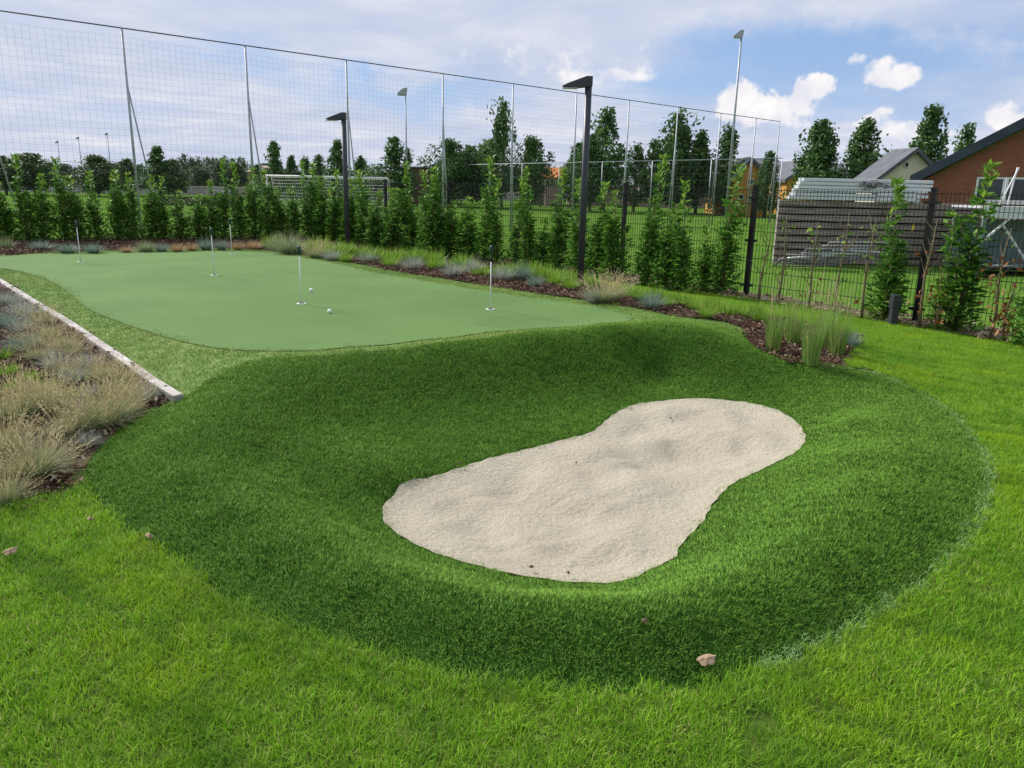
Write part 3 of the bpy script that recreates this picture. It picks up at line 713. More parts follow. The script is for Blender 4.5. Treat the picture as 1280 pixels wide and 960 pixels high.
def laurel(x, y, k, rz, sc_, label, group=None, z=None):
    o = empty('laurel_shrub', (x, y, hz(x, y) if z is None else z), rz, label, 'shrub', group); o.scale = sc_
    o.rotation_euler = (.07*math.sin(x*37+y*11), .07*math.sin(x*23-y*31), rz)
    s, f, nw = LM[k]
    link_mesh('stem', s, m_stem, o); link_mesh('foliage', f, m_lau, o, kind='stuff'); link_mesh('new_growth', nw, m_lau_new, o, kind='stuff')
    return o
rd = random.Random(5)
# along the left fence
Lfull = np.linalg.norm(LF+ldir*seg-COR)
s = .5; i = 0
while s < Lfull:
    p = COR+ldir*s+np.array([0, -.75+rd.uniform(-.08, .08)])
    u_ = s/Lfull
    hs = rd.uniform(.82, 1.12)
    if .30 < u_ < .42: hs *= .78
    laurel(p[0], p[1], rd.choice([0, 1, 2, 4, 4, 3]), rd.uniform(0, 6.28), (.85, .85, hs*.88), 'young cherry laurel in the dense hedge behind the putting green on the left',
           'cherry laurels of the hedge along the left fence')
    s += rd.uniform(.3, .38); i += 1
# along the right fence up to about pixel column 880
s = sp_post*8-.4; send = sp_post*3+.35
while s > send:
    p = RF0+fdir*s-gnrm*(.8+rd.uniform(-.08, .08)); u_ = (s-send)/(sp_post*8-send)
    hs = rd.uniform(.66, 1.12)*(.9+.1*u_)
    laurel(p[0], p[1], rd.choice([0, 1, 2, 4, 3, 5]), rd.uniform(0, 6.28), (.85 if u_ < .38 else .95, .85 if u_ < .38 else .95, hs*(1 if u_ < .38 else .93)), 'young cherry laurel in the hedge along the right fence',
           'cherry laurels of the hedge along the right fence')
    s -= rd.uniform(.27, .36) if u_ > .45 else rd.uniform(.36, .55)
def fence_pt(px, off=.3):               # point of the planting line in front of the right fence seen at column px
    best = None
    for t_ in np.arange(-1, 22, .05):
        q = RF0+fdir*t_-gnrm*off; v = np.array([q[0], q[1], .3])-np.array([0, 0, EYE])
        xx = 640+F*(v@CR)/(v@fwd)
        if best is None or abs(xx-px) < best[0]: best = (abs(xx-px), q)
    return best[1]
q = fence_pt(903); laurel(q[0], q[1], 3, .4, (1.1, 1.1, .93), 'slim cherry laurel standing just left of the middle black fence post')
q = fence_pt(880); laurel(q[0], q[1], 5, 1.4, (.7, .7, .7), 'low bushy cherry laurel at the right end of the dense hedge')
q = fence_pt(1110); yl = laurel(q[0], q[1], 1, .4, (.95, .95, .88), 'full green cherry laurel with one yellow leaf, behind the bollard light')
V, Fc, v = leaves(np.array([[.02, -.24, 1.38]]), np.array([[.1, -.1, 1.]]), np.array([[.2, -1., .1]]), np.array([.11]), np.array([.06]))
link_mesh('yellow_leaf', np_mesh('yellow_leaf', V, Fc, {'v': v}), m_yel, yl)
q = fence_pt(1196); laurel(q[0], q[1], 3, 2.0, (1.25, 1.25, .96), 'tallest leafy cherry laurel in front of the brick building, bright at the top')
q = fence_pt(1290, .7); laurel(q[0], q[1], 5, .9, (.9, .9, .8), 'dark cherry laurel cut by the right edge of the picture')
# bare and dying saplings
def bare_sapling(px, h, label, dead=0, green=0, seed=1, fork=True, off=.5):
    global rng
    q = fence_pt(px, off); o = empty('bare_sapling', (q[0], q[1], hz(*q)), seed*1.3, label, 'sapling')
    r2 = random.Random(seed); mb = MB(); lean = r2.uniform(-.06, .06)
    pts = [(lean*t_*h+.02*math.sin(t_*7+seed), .02*math.sin(t_*5), t_*h) for t_ in (0, .25, .5, .75, 1)]
    mb.tube(pts, [.02, .017, .013, .009, .004], 6); tips = []
    for k in range(7 if fork else 3):
        t_ = r2.uniform(.25, .9); b0 = Vector((lean*t_*h, 0, t_*h)); th = r2.uniform(0, 6.28); L = r2.uniform(.12, .32)
        b1 = b0+Vector((math.cos(th)*L*.6, math.sin(th)*L*.6, L*.8)); mb.tube([b0, (b0+b1)/2+Vector((0, 0, -.01)), b1], [.007, .005, .003], 4); tips.append(b1)
    mb.build('trunk', m_stem, o)
    old = rng; rng = np.random.default_rng(seed)
    def lf(n, zr, spread, mat, nm):
        c_ = np.column_stack([rng.normal(0, spread, n), rng.normal(0, spread, n), rng.uniform(*zr, n)*h])
        V, Fc, v = leaves(c_, unit(n)+np.array([0, 0, -.3]), unit(n), rng.uniform(.06, .11, n), rng.uniform(.03, .05, n))
        link_mesh(nm, np_mesh(nm, V, Fc, {'v': v}), mat, o, kind='stuff')
    if dead: lf(dead, (.15, .75), .1, m_brownleaf, 'dead_leaves')
    if green: lf(green, (.35, .98), .07, m_lau_new, 'leaves')
    rng = old
    return o
bare_sapling(951, 1.2, 'bare brown sapling immediately right of the middle black fence post', 0, 8, 31)
bare_sapling(973, 1.25, 'thin bare sapling with a few leaves at the left end of the metal pile', 2, 20, 32)
bare_sapling(1010, 1.2, 'thin sapling with one orange dead leaf low on its stem', 5, 14, 33)
bare_sapling(1047, 1.35, 'bare thin sapling in front of the metal pile, right of the orange leaf', 0, 10, 34)
bare_sapling(1078, 1.3, 'leafless dark sapling just left of the laurel with the yellow leaf', 6, 22, 35)
bare_sapling(1153, 1.35, 'bare sapling leaning against the nearest black fence post, rusty leaves on it', 16, 0, 36)
bare_sapling(1172, .7, 'short dying laurel with a rusty clump of leaves right of the nearest fence post', 50, 60, 37)
bare_sapling(1240, 1.3, 'forked bare sapling with brown dead leaves in front of the storage rack', 45, 5, 38)
bare_sapling(1262, .7, 'small sapling with dead brown leaves near the right edge', 50, 10, 39)

# ------------------------------------------------------------------ ornamental grasses
def fesc(cols, tip=None, trans=.25): return leaf_mat('grass_leaf', cols, rough=.6, spec=.2, trans=trans, tip=tip)
m_blue = fesc([(0, (.1, .17, .12)), (.5, (.19, .27, .21)), (1, (.33, .4, .32))])
m_grey = fesc([(0, (.2, .24, .19)), (.5, (.33, .36, .3)), (1, (.5, .5, .42))])
m_bgre = fesc([(0, (.1, .22, .02)), (.5, (.22, .4, .04)), (1, (.4, .52, .1))])
m_straw = fesc([(0, (.13, .2, .09)), (.5, (.25, .32, .15)), (1, (.42, .44, .24))], tip=((.55, .46, .24), .45, .7))
m_pale = fesc([(0, (.13, .2, .09)), (.5, (.25, .33, .16)), (1, (.42, .47, .27))], tip=((.5, .45, .25), .6, .6))
m_tan = fesc([(0, (.3, .19, .09)), (.5, (.42, .29, .15)), (1, (.55, .42, .25))])
m_pan = fesc([(0, (.14, .22, .04)), (.4, (.16, .32, .05)), (.8, (.26, .42, .1)), (1, (.5, .4, .18))], tip=((.26, .44, .1), .3, .6))
def tuft_mesh(n, r_, h, spread, w_, seed, seeds=0, segs=4):
    """a unit grass tuft: h high, fountain of n blades; seeds = feathery flower stalks"""
    global rng
    old = rng; rng = np.random.default_rng(seed)
    th = rng.uniform(0, 6.28, n); rr = r_*np.sqrt(rng.random(n)); out_ = rng.random(n)**.8
    roots = np.column_stack([np.cos(th)*rr*.45, np.sin(th)*rr*.45, np.zeros(n)])
    th = th+rng.normal(0, .5, n)
    d = np.column_stack([np.cos(th)*out_*spread, np.sin(th)*out_*spread, np.ones(n)])
    ln = h*rng.uniform(.55, 1.1, n)*(1+.15*out_); bl = h*out_*rng.uniform(.1, .45, n)*spread
    bend = np.column_stack([np.cos(th)*bl, np.sin(th)*bl, -bl*.9])
    V, Fc, v, hh = blades(roots, d, ln, np.full(n, w_)*rng.uniform(.7, 1.3, n), bend, segs)
    leafm = np_mesh('leaves', V, Fc, {'v': v, 'h': hh}); sm = None
    if seeds:
        th = rng.uniform(0, 6.28, seeds); o2 = rng.random(seeds)**.7*spread*.8
        d = np.column_stack([np.cos(th)*o2, np.sin(th)*o2, np.ones(seeds)]); ln = h*rng.uniform(1.05, 1.6, seeds)
        bl = h*o2*.35; bend = np.column_stack([np.cos(th)*bl, np.sin(th)*bl, -bl*.4])
        r0_ = np.column_stack([np.cos(th)*r_*.2, np.sin(th)*r_*.2, np.zeros(seeds)])
        V, Fc, v, hh = blades(r0_, d, ln, np.full(seeds, w_*.7), bend, 4)
        # ears: small leaves near the tips
        dn = d/np.linalg.norm(d, axis=1, keepdims=True); cs = []; ax = []
        for t_ in np.linspace(.74, 1.0, 6):
            cs.append(r0_+dn*(ln*t_)[:, None]+bend*t_*t_+rng.normal(0, .004, (seeds, 3))); ax.append(dn+bend*2*t_/ln[:, None]+rng.normal(0, .25, (seeds, 3)))
        cs = np.vstack(cs); ax = np.vstack(ax); k = len(cs)
        V2, F2, v2 = leaves(cs, ax, unit(k), np.full(k, h*.11), np.full(k, max(.006, h*.02)))
        F2 = F2+len(V); sm = np_mesh('seed_heads', np.vstack([V, V2]), np.vstack([Fc, F2]), {'v': np.concatenate([v, v2])})
    rng = old
    return leafm, sm
# unit tufts, 0.3 m high
T_fes = [tuft_mesh(480, .14, .24, 1.15, .0045, 200+i) for i in range(4)]
T_dome = [tuft_mesh(620, .18, .26, 1.5, .006, 210+i) for i in range(2)]
T_str = [tuft_mesh(700, .16, .26, 1.2, .004, 220+i, 105) for i in range(4)]
T_up = [tuft_mesh(210, .2, .3, .45, .0062, 230+i, 14) for i in range(3)]
T_gc = [tuft_mesh(260, .3, .16, 1.1, .014, 240+i, segs=3) for i in range(3)]
m_seed = fesc([(0, (.34, .28, .13)), (.5, (.5, .42, .22)), (1, (.68, .6, .38))])
def mesh_with(me, mat, cache={}):
    k = (me.name, mat.name)
    if k not in cache:
        m2 = me.copy(); m2.materials.clear(); m2.materials.append(mat); cache[k] = m2
    return cache[k]
def tuft(px, py, wpx, hpx, kind, label, group=None, name='grass_clump', cat='ornamental grass', seed=0, z_up=0):
    g = ground(px, py); d = g[1]; k2 = 1.18 if px > 380 and kind != 'up' else 1.0; wd = wpx/F*d*1.25*k2; hh = hpx/F*d*1.2*k2*(1.1 if px > 380 else 1)
    T, mat, w0, h0 = {'blue': (T_fes, m_blue, .52, .27), 'grey': (T_fes, m_grey, .52, .27), 'dome': (T_dome, m_pale, .8, .26), 'straw': (T_str, m_straw, .56, .36),
                      'up': (T_up, m_pan, .4, .31), 'cover': (T_gc, m_bgre, .62, .16), 'tan': (T_fes, m_tan, .52, .27), 'green': (T_fes, m_bgre, .52, .27)}[kind]
    k = int(abs(px*7+py*3)) % len(T); lm, smm = T[k]
    o = empty(name, g, (px*.37) % 6.28, label, cat, group); o.scale = (wd/w0, wd/w0, hh/h0)
    link_mesh('leaves', mesh_with(lm, mat), None, o, kind='stuff')
    if smm is not None: link_mesh('seed_heads', mesh_with(smm, m_seed), None, o, kind='stuff')
    return o
# border behind the green, from left to right
tuft(8, 312, 34, 16, 'dome', 'olive grass mound at the far left end of the back border')
tuft(52, 313, 36, 14, 'blue', 'blue-green fescue mound, first from the left in the back border')
tuft(84, 317, 34, 15, 'blue', 'blue-green fescue mound just left of the leftmost pin')
tuft(117, 317, 30, 15, 'blue', 'blue-green fescue mound just right of the leftmost pin')
tuft(182, 315, 40, 14, 'dome', 'wide grey-green grass mound of a touching pair behind the green')
tuft(202, 315, 24, 13, 'blue', 'small blue fescue at the right of the touching pair behind the green')
tuft(158, 316, 22, 10, 'tan', 'small rusty dry grass tuft left of the touching pair behind the green')
tuft(222, 315, 26, 12, 'tan', 'rusty dry grass tuft right of the touching pair behind the green')
tuft(240, 314, 22, 12, 'tan', 'rusty dry grass tuft left of the mid green pin')
tuft(258, 313, 28, 17, 'blue', 'dark blue-green fescue directly behind the mid green pin')
tuft(277, 313, 24, 15, 'blue', 'blue-green fescue just left of the farthest pin')
tuft(297, 313, 22, 13, 'tan', 'rusty dry grass tuft just right of the farthest pin')
tuft(318, 312, 28, 13, 'tan', 'rusty brown grass tuft left of the large pale mound')
tuft(364, 318, 66, 26, 'dome', 'largest pale green grass mound left of the smaller lamp post')
tuft(348, 314, 44, 22, 'dome', 'pale grass mound at the left shoulder of the largest pale mound')
tuft(396, 323, 30, 16, 'straw', 'whitish dry grass clump right of the largest pale mound')
tuft(415, 326, 26, 12, 'grey', 'grey dry grass clump just left of the smaller lamp post')
tuft(432, 328, 22, 12, 'green', 'small green tuft at the foot of the smaller lamp post')
tuft(460, 329, 28, 13, 'grey', 'grey fescue just right of the smaller lamp post')
tuft(487, 334, 26, 12, 'green', 'green tuft second right of the smaller lamp post')
tuft(515, 338, 30, 16, 'grey', 'silvery grass mound at the left end of the silver row')
tuft(543, 337, 26, 14, 'green', 'light green tuft between two silvery mounds of the border')
tuft(565, 347, 32, 18, 'grey', 'silvery fescue mound, nearest the green in the middle of the border')
tuft(590, 343, 28, 18, 'grey', 'silvery fescue standing just left of the rightmost pin')
tuft(628, 352, 30, 18, 'grey', 'silvery fescue mound just right of the rightmost pin')
tuft(652, 351, 28, 20, 'blue', 'bluish fescue with a green neighbour between rightmost pin and tall lamp post')
tuft(668, 360, 24, 15, 'blue', 'small bluish fescue low in the border left of the tall lamp post')
tuft(692, 357, 32, 17, 'green', 'green grass clump left of the tall lamp post')
tuft(712, 363, 30, 15, 'green', 'green grass clump touching the foot of the tall lamp post')
tuft(752, 379, 46, 26, 'straw', 'broad straw coloured grass clump right of the tall lamp post')
tuft(768, 375, 30, 24, 'straw', 'smaller straw grass clump behind the broad one right of the tall lamp post')
tuft(740, 380, 24, 17, 'grey', 'pale grey fescue between the tall lamp post and the straw clump')
tuft(814, 387, 38, 20, 'blue', 'blue-green fescue mound right of the straw clumps')
tuft(800, 376, 34, 14, 'green', 'fresh green grass tuft behind the blue-green mound')
tuft(835, 384, 26, 14, 'green', 'fresh green tuft touching the blue-green mound on its right')
tuft(882, 399, 30, 18, 'green', 'dark green grass tuft in the mulch where the border narrows')
tuft(868, 388, 26, 12, 'green', 'light green tuft behind the dark green one where the border narrows')
tuft(950, 405, 30, 24, 'green', 'light green grass tuft left behind the tall upright grasses')
tuft(918, 393, 36, 12, 'cover', 'low light green patch of leaves by the middle fence post', name='ground_cover_plant', cat='plant')
tuft(966, 440, 30, 52, 'up', 'tall upright green grass, leftmost of the cluster at the tip of the border')
tuft(990, 432, 30, 48, 'up', 'upright green grass behind the leftmost one at the tip of the border')
tuft(1013, 456, 34, 66, 'up', 'nearest upright grass with straw coloured stems at the tip of the border')
tuft(1045, 446, 32, 56, 'up', 'rightmost upright green grass at the tip of the border')
tuft(1030, 436, 26, 46, 'up', 'upright grass hidden behind the two nearest at the tip of the border')
tuft(1062, 436, 30, 22, 'blue', 'soft blue-grey fescue at the right end of the border tip')
r3 = random.Random(9)
for k in range(26):                      # bright green perennials before the hedge
    px = 330+k*16+r3.uniform(-6, 6); base = 302+(px-330)*.118+r3.uniform(-2, 4)
    if px > 735: continue
    tuft(px+8, base+8, r3.uniform(32, 44), r3.uniform(9, 16), 'cover', 'bright yellow-green perennial in the strip between hedge and fescues', 'yellow-green perennials in front of the hedge',
         name='perennial_plant', cat='plant')
for k, (px, py) in enumerate([(785, 372), (815, 374), (845, 379), (862, 384), (893, 388), (905, 395), (925, 397), (940, 392)]):
    tuft(px, py, 34, 12, 'cover', ORD[k]+' light green low plant from the left between straw clumps and middle fence post', 'light green low plants behind the narrow mulch', name='perennial_plant', cat='plant')
# left bed
LBP = [(12, 382, 40, 22, 'grey', 'grey-green fescue at the upper corner of the left bed by the picture edge'),
       (38, 398, 38, 22, 'grey', 'silvery fescue near the upper end of the left edging'),
       (8, 412, 42, 28, 'blue', 'dark blue-green fescue cut by the left picture edge below the silvery ones'),
       (27, 442, 46, 30, 'blue', 'dense dark blue-green fescue, darkest in the left bed'),
       (62, 425, 34, 26, 'straw', 'olive tufted grass beside the edging, above the grey fescue'),
       (70, 462, 42, 28, 'grey', 'blue-grey fescue in the middle of the left bed beside the edging'),
       (92, 447, 34, 24, 'straw', 'brownish grass close against the middle of the edging'),
       (98, 482, 46, 30, 'grey', 'grey-purple fescue just above the big straw clumps'),
       (122, 478, 46, 34, 'straw', 'straw grass clump leaning on the lower part of the edging'),
       (150, 498, 50, 40, 'straw', 'straw grass clump next to the lower end of the edging'),
       (186, 502, 36, 26, 'grey', 'small grey-blue fescue at the pointed end of the left bed'),
       (130, 535, 84, 62, 'straw', 'large golden straw grass clump in the right half of the left bed'),
       (160, 522, 40, 34, 'straw', 'dry orange straw clump right behind the large golden one'),
       (88, 548, 70, 48, 'straw', 'straw and green grass clump left of the large golden one'),
       (20, 528, 78, 60, 'straw', 'tall feathery straw grass at the left picture edge'),
       (62, 520, 60, 54, 'straw', 'tall feathery grass beside the low yellow-green plant'),
       (44, 596, 92, 60, 'straw', 'broad grey-green grass clump with straw tips near the mulch'),
       (10, 572, 70, 56, 'straw', 'grass clump between the feathery grass and the frontmost clump at the picture edge'),
       (10, 632, 62, 50, 'straw', 'frontmost straw tipped grass clump at the corner of bed and lawn')]
for a in LBP: tuft(a[0], a[1], a[2]*1.15, a[3]*1.02, *a[4:])
for k, (px, py) in enumerate([(28, 418), (50, 408), (80, 438), (110, 462), (48, 452), (84, 470), (118, 500), (140, 512), (60, 505), (100, 520), (36, 505), (170, 506), (26, 395), (44, 436), (70, 575), (110, 560), (20, 600), (150, 478)]):
    tuft(px, py, 44, 26, 'straw' if k % 3 else 'grey', 'small grey-green filler tuft between the larger grasses of the left bed', 'small filler tufts of the left bed')
for k, (px, py) in enumerate([(10, 470), (40, 478), (62, 490), (22, 490), (0, 450), (84, 500)]):
    tuft(px, py, 46, 16, 'cover', ['first', 'second', 'third', 'fourth', 'fifth', 'sixth'][[4, 0, 3, 1, 2, 5].index(k)]+' low yellow-green plant from the left among the left bed grasses', 'yellow-green ground cover in the left bed', name='ground_cover_plant', cat='plant')

# ------------------------------------------------------------------ fallen leaves
m_fl = noise_mat('fallen_leaf', [(.3, (.16, .1, .055)), (.5, (.29, .2, .12)), (.7, (.42, .31, .21))], 40, rough=.8)
def fallen(px, py, size, label, up=.045, rz=0, mat=None):
    g = ground(px, py); n = 14; vs = [(0, 0, .012)]; r2 = random.Random(int(px))
    for k in range(n):
        a = 2*math.pi*k/n; rr = size*(.55+.07*math.cos(5*a)+r2.uniform(-.09, .09)); vs.append((rr*math.cos(a)*1.1, rr*math.sin(a)*.9, .05*size*math.sin(3*a+1)+.07*size*abs(math.cos(a))))
    fs = [(0, k+1, (k+1) % n+1) for k in range(n)]
    mb = MB().add(vs, fs); o = mb.build('fallen_leaf', mat or m_fl)
    so = o.modifiers.new('thickness', 'SOLIDIFY'); so.thickness = .0015
    o.location = tuple(g+np.array([0, 0, up])); o.rotation_euler = (R(12), R(-8), rz); tag(o, label, 'leaf')
fallen(882, 838, .052, 'large pinkish dead leaf at the front edge of the dark turf', .04, .4)
fallen(188, 681, .035, 'pale curled dead leaf on the left edge of the dark turf', .045, 2.2)
fallen(15, 702, .045, 'pale dead leaf on the lawn near the left picture edge', .05, 1)
fallen(114, 659, .03, 'small tan dead leaf on the lawn above the other two at left', .045, 2)
fallen(806, 787, .025, 'small brown leaf on the dark turf in front of the sand', .036, 1, noise_mat('brown_leaf', S((.11, .08, .04)), 20))
for (px, py, sz, lb_) in [(664, 717, .022, 'dark leaf scrap at the front rim of the sand, left of two'), (710, 724, .018, 'dark leaf scrap at the front rim of the sand, right of two'),
                     (838, 528, .018, 'small brown scrap in the far part of the sand'), (720, 585, .014, 'tiny dark scrap in the middle of the sand'), (575, 586, .02, 'small brown twig scrap at the left back rim of the sand')]:
    fallen(px, py, sz, lb_, .035, px*.1, noise_mat('dark_scrap', S((.1, .06, .04)), 20))
# the scuffed sand lump
g = ground(702, 612); mb = MB(); n = 9; rows = []
for k in range(n):
    u_ = k/(n-1); x = (u_-.5)*.22; hgt = .022*math.sin(math.pi*u_)**.7+.002; y0 = .015*math.sin(u_*9)
    rows.append([(x, y0-.06, -.02), (x, y0-.012, hgt), (x, y0+.03, hgt*.6), (x, y0+.09, -.02)])
vs = [v for r_ in rows for v in r_]; fs = []
for k in range(n-1):
    for i in range(3): fs.append((4*k+i, 4*k+4+i, 4*k+5+i, 4*k+1+i))
o = MB().add(vs, fs, True).build('sand_scuff', m_sand); o.location = tuple(g+np.array([0, 0, .02])); o.rotation_euler = (0, 0, .25); tag(o, kind='structure')

# ------------------------------------------------------------------ tall ball-stop net
ZG = -.4; NT_TOP = 6.0
def net_pt(px, py):                      # plan position of a net pole from its top
    d = ray(px, py); t_ = (NT_TOP-EYE)/d[2]; return (d*t_)[:2]
tops = [(152, 35), (306, 57), (432, 75), (540, 95-1), (629, 106), (709, 117), (777, 126), (839, 134.5), (893, 142), (941, 148), (975, 152)]
pl_ = [net_pt(*q) for q in tops]
# straighten onto one line with even spacing
a_, b_ = pl_[0], pl_[-1]; u_ = (b_-a_)/np.linalg.norm(b_-a_)
pl_ = [a_+u_*((q-a_)@u_) for q in pl_]; pl_ = [pl_[0]-u_*4.0]+pl_
nroot = empty('ball_stop_net', (*pl_[1], ZG), label='tall ball-stop net on slim steel poles spanning the sports field edge', cat='net')
def nl_(p, z): return (p[0]-pl_[1][0], p[1]-pl_[1][1], z-ZG)
bd = np.array([-u_[1], u_[0]])
if bd[1] < 0: bd = -bd
for p in pl_:
    po = MB().tube([nl_(p, ZG), nl_(p, NT_TOP)], [.05, .032], 8).build('pole', m_galv, nroot)
    f_ = p+u_*1.0+bd*.9; br = MB()
    br.tube([nl_(p, 4.4), nl_(f_, ZG)], .026, 6).build('brace', m_galv, po)
mbc = MB()
for z in (NT_TOP, ):
    mbc.tube([nl_(p, z-(0.0)) for p in pl_], .02, 5)
mbc.build('top_cable', m_cable, nroot)
for i in range(len(pl_)-1):
    a, b = pl_[i], pl_[i+1]; L = np.linalg.norm(b-a); mb = MB(); n = max(2, round(L/.19)); th = .0025
    for j in range(n):
        q = a+(b-a)*(j/n); x, y, _ = nl_(q, 0)
        mb.box((x, y, (NT_TOP-.5)/2-ZG+.25), (th, th, NT_TOP-.5))
    nz = 31
    for j in range(nz):
        z = .4+j*(NT_TOP-.45)/nz; pts = []
        for s in range(5):
            t_ = s/4; q = a+(b-a)*t_; pts.append(nl_(q, z-.06*math.sin(math.pi*t_)*(j/nz)))
        mb.tube(pts, th*.6, 3, cap=False)
    mb.build('netting', m_net, nroot, kind='stuff')

# pitch fences
def pitch_fence(ptsA, label):
    a = ptsA; rt = empty('pitch_fence', (a[0][0], a[0][1], ZG), label=label, cat='fence'); top = 3.4
    A0 = np.array(a[0]); B0 = np.array(a[1]); L = np.linalg.norm(B0-A0); n = max(2, round(L/5)); u = (B0-A0)/L
    def q(p, z): return (p[0]-A0[0], p[1]-A0[1], z-ZG)
    MB().tube([q(A0, top), q(B0, top)], .03, 5).build('top_rail', m_galv, rt)
    for k in range(n+1):
        p = A0+u*L*k/n; MB().tube([q(p, ZG), q(p, top)], .03, 5).build('fence_post', m_galv, rt)
    mb = MB()
    for k in range(int(L/.5)):
        p = A0+u*.5*k; c_ = q(p, (top+ZG)/2); mb.box(c_, (.008, .008, top-ZG))
    for z in np.arange(ZG+.2, top, .4): mb.tube([q(A0, z), q(B0, z)], .005, 3, cap=False)
    mb.build('wire_mesh', m_cable, rt, kind='stuff')
pitch_fence([D(978, 200, 44)[:2], D(425, 212, 100)[:2]], 'grey wire fence with a top rail behind the tall net, running far back')
pitch_fence([D(-60, 198, 82)[:2], D(193, 208, 117)[:2]], 'distant grey wire fence with a top rail at far left')

# boards round the pitch
m_board = noise_mat('pitch_boards', [(.3, (.32, .28, .28)), (.5, (.45, .4, .4)), (.7, (.5, .5, .52))], .4, rough=.7, world_pos=True)
A0 = np.array([-85., 96.]); B0 = np.array([20., 112.]); rt = empty('perimeter_boards', (*A0, ZG), label='long low pale boards along the far side of the sports field', cat='board fence')
nb = 42
for k in range(nb):
    a = A0+(B0-A0)*k/nb; b = A0+(B0-A0)*(k+.97)/nb
    MB().beam((a[0]-A0[0], a[1]-A0[1], .6), (b[0]-A0[0], b[1]-A0[1], .6), .05, 1.15).build('board', m_board, rt)

# ------------------------------------------------------------------ football goal
cL = D(333, 217, 47); cRt = D(483, 225.5, 47)
gx0, gx1 = cL[0], cRt[0]; gt = (cL[2]+cRt[2])/2; w_g = gx1-gx0
go = empty('football_goal', ((gx0+gx1)/2, 47, ZG), 0, 'white football goal with net, standing on the sports field behind the hedge', 'football goal')
hw = w_g/2; hg = gt-ZG
MB().tube([(-hw, 0, 0), (-hw, 0, hg)], .06, 10).build('goal_post', m_white, go)
MB().tube([(hw, 0, 0), (hw, 0, hg)], .06, 10).build('goal_post', m_white, go)
MB().tube([(-hw-.06, 0, hg), (hw+.06, 0, hg)], .06, 10).build('crossbar', m_white, go)
for s in (-1, 1):
    MB().tube([(s*hw, 0, hg), (s*hw, .9, hg-.05), (s*hw, 2, .05)], .025, 6).build('net_support', m_white, go)
MB().tube([(-hw, 2, .05), (hw, 2, .05)], .03, 6).build('ground_bar', m_white, go)
mb = MB(); m_wnet = noise_mat('white_net', S((.7, .7, .7), .05), 5, rough=.8)
def gp(x, t_):
    return (x, .9*t_/.35, hg-.05*t_/.35) if t_ < .35 else (x, .9+1.1*(t_-.35)/.65, (hg-.05)*(1-(t_-.35)/.65)+.05)
for k in range(49): mb.tube([gp(-hw+2*hw*k/48, t_) for t_ in (0, .35, 1)], .011, 3, cap=False)
for j in range(20): mb.tube([gp(-hw, j/19), gp(hw, j/19)], .011, 3, cap=False)
mb.build('goal_net', m_wnet, go, kind='stuff')

# ------------------------------------------------------------------ floodlights
def mast(px, top, dist, kind, label, basepx=None, rad=.09):
    p = D(px, top, dist); bx = p[0] if basepx is None else D(basepx, 230, dist)[0]
    o = empty('floodlight_mast', (p[0], dist, ZG), label=label, cat='floodlight'); h = p[2]-ZG
    MB().tube([(0, 0, 0), (0, 0, h)], [rad, rad*.5], 8).build('pole', m_galv, o)
    s = 11/F*dist if kind == 'big' else 3.5/F*dist
    mb = MB(); mb.prism([(0, -.12*s), (.05*s, .5*s), (-.35*s, .42*s), (-.95*s, -.05*s), (-.9*s, -.22*s), (-.2*s, -.25*s)], lambda u, v: (u+.1*s, -.3*s, v+h), lambda u, v: (u+.1*s, .3*s, v+h))
    hd = mb.build('lamp_housing', m_galv, o)
    MB().beam((-.85*s, 0, h-.265*s), (-.1*s, 0, h-.29*s), .5*s, .04*s).build('lamp_glass', m_lens, hd)
    return o
mast(927, 44, 60, 'big', 'tallest floodlight mast, rising above the net at right', rad=.12)
mast(507, 116, 75, 'big', 'floodlight mast seen through the net near the middle', rad=.1)
mast(72, 178, 130, 'small', 'leftmost of the three tiny distant floodlights at left')
mast(98, 173, 128, 'small', 'middle of the three tiny distant floodlights at left')
mast(134, 168, 118, 'small', 'rightmost of the three tiny distant floodlights at left')

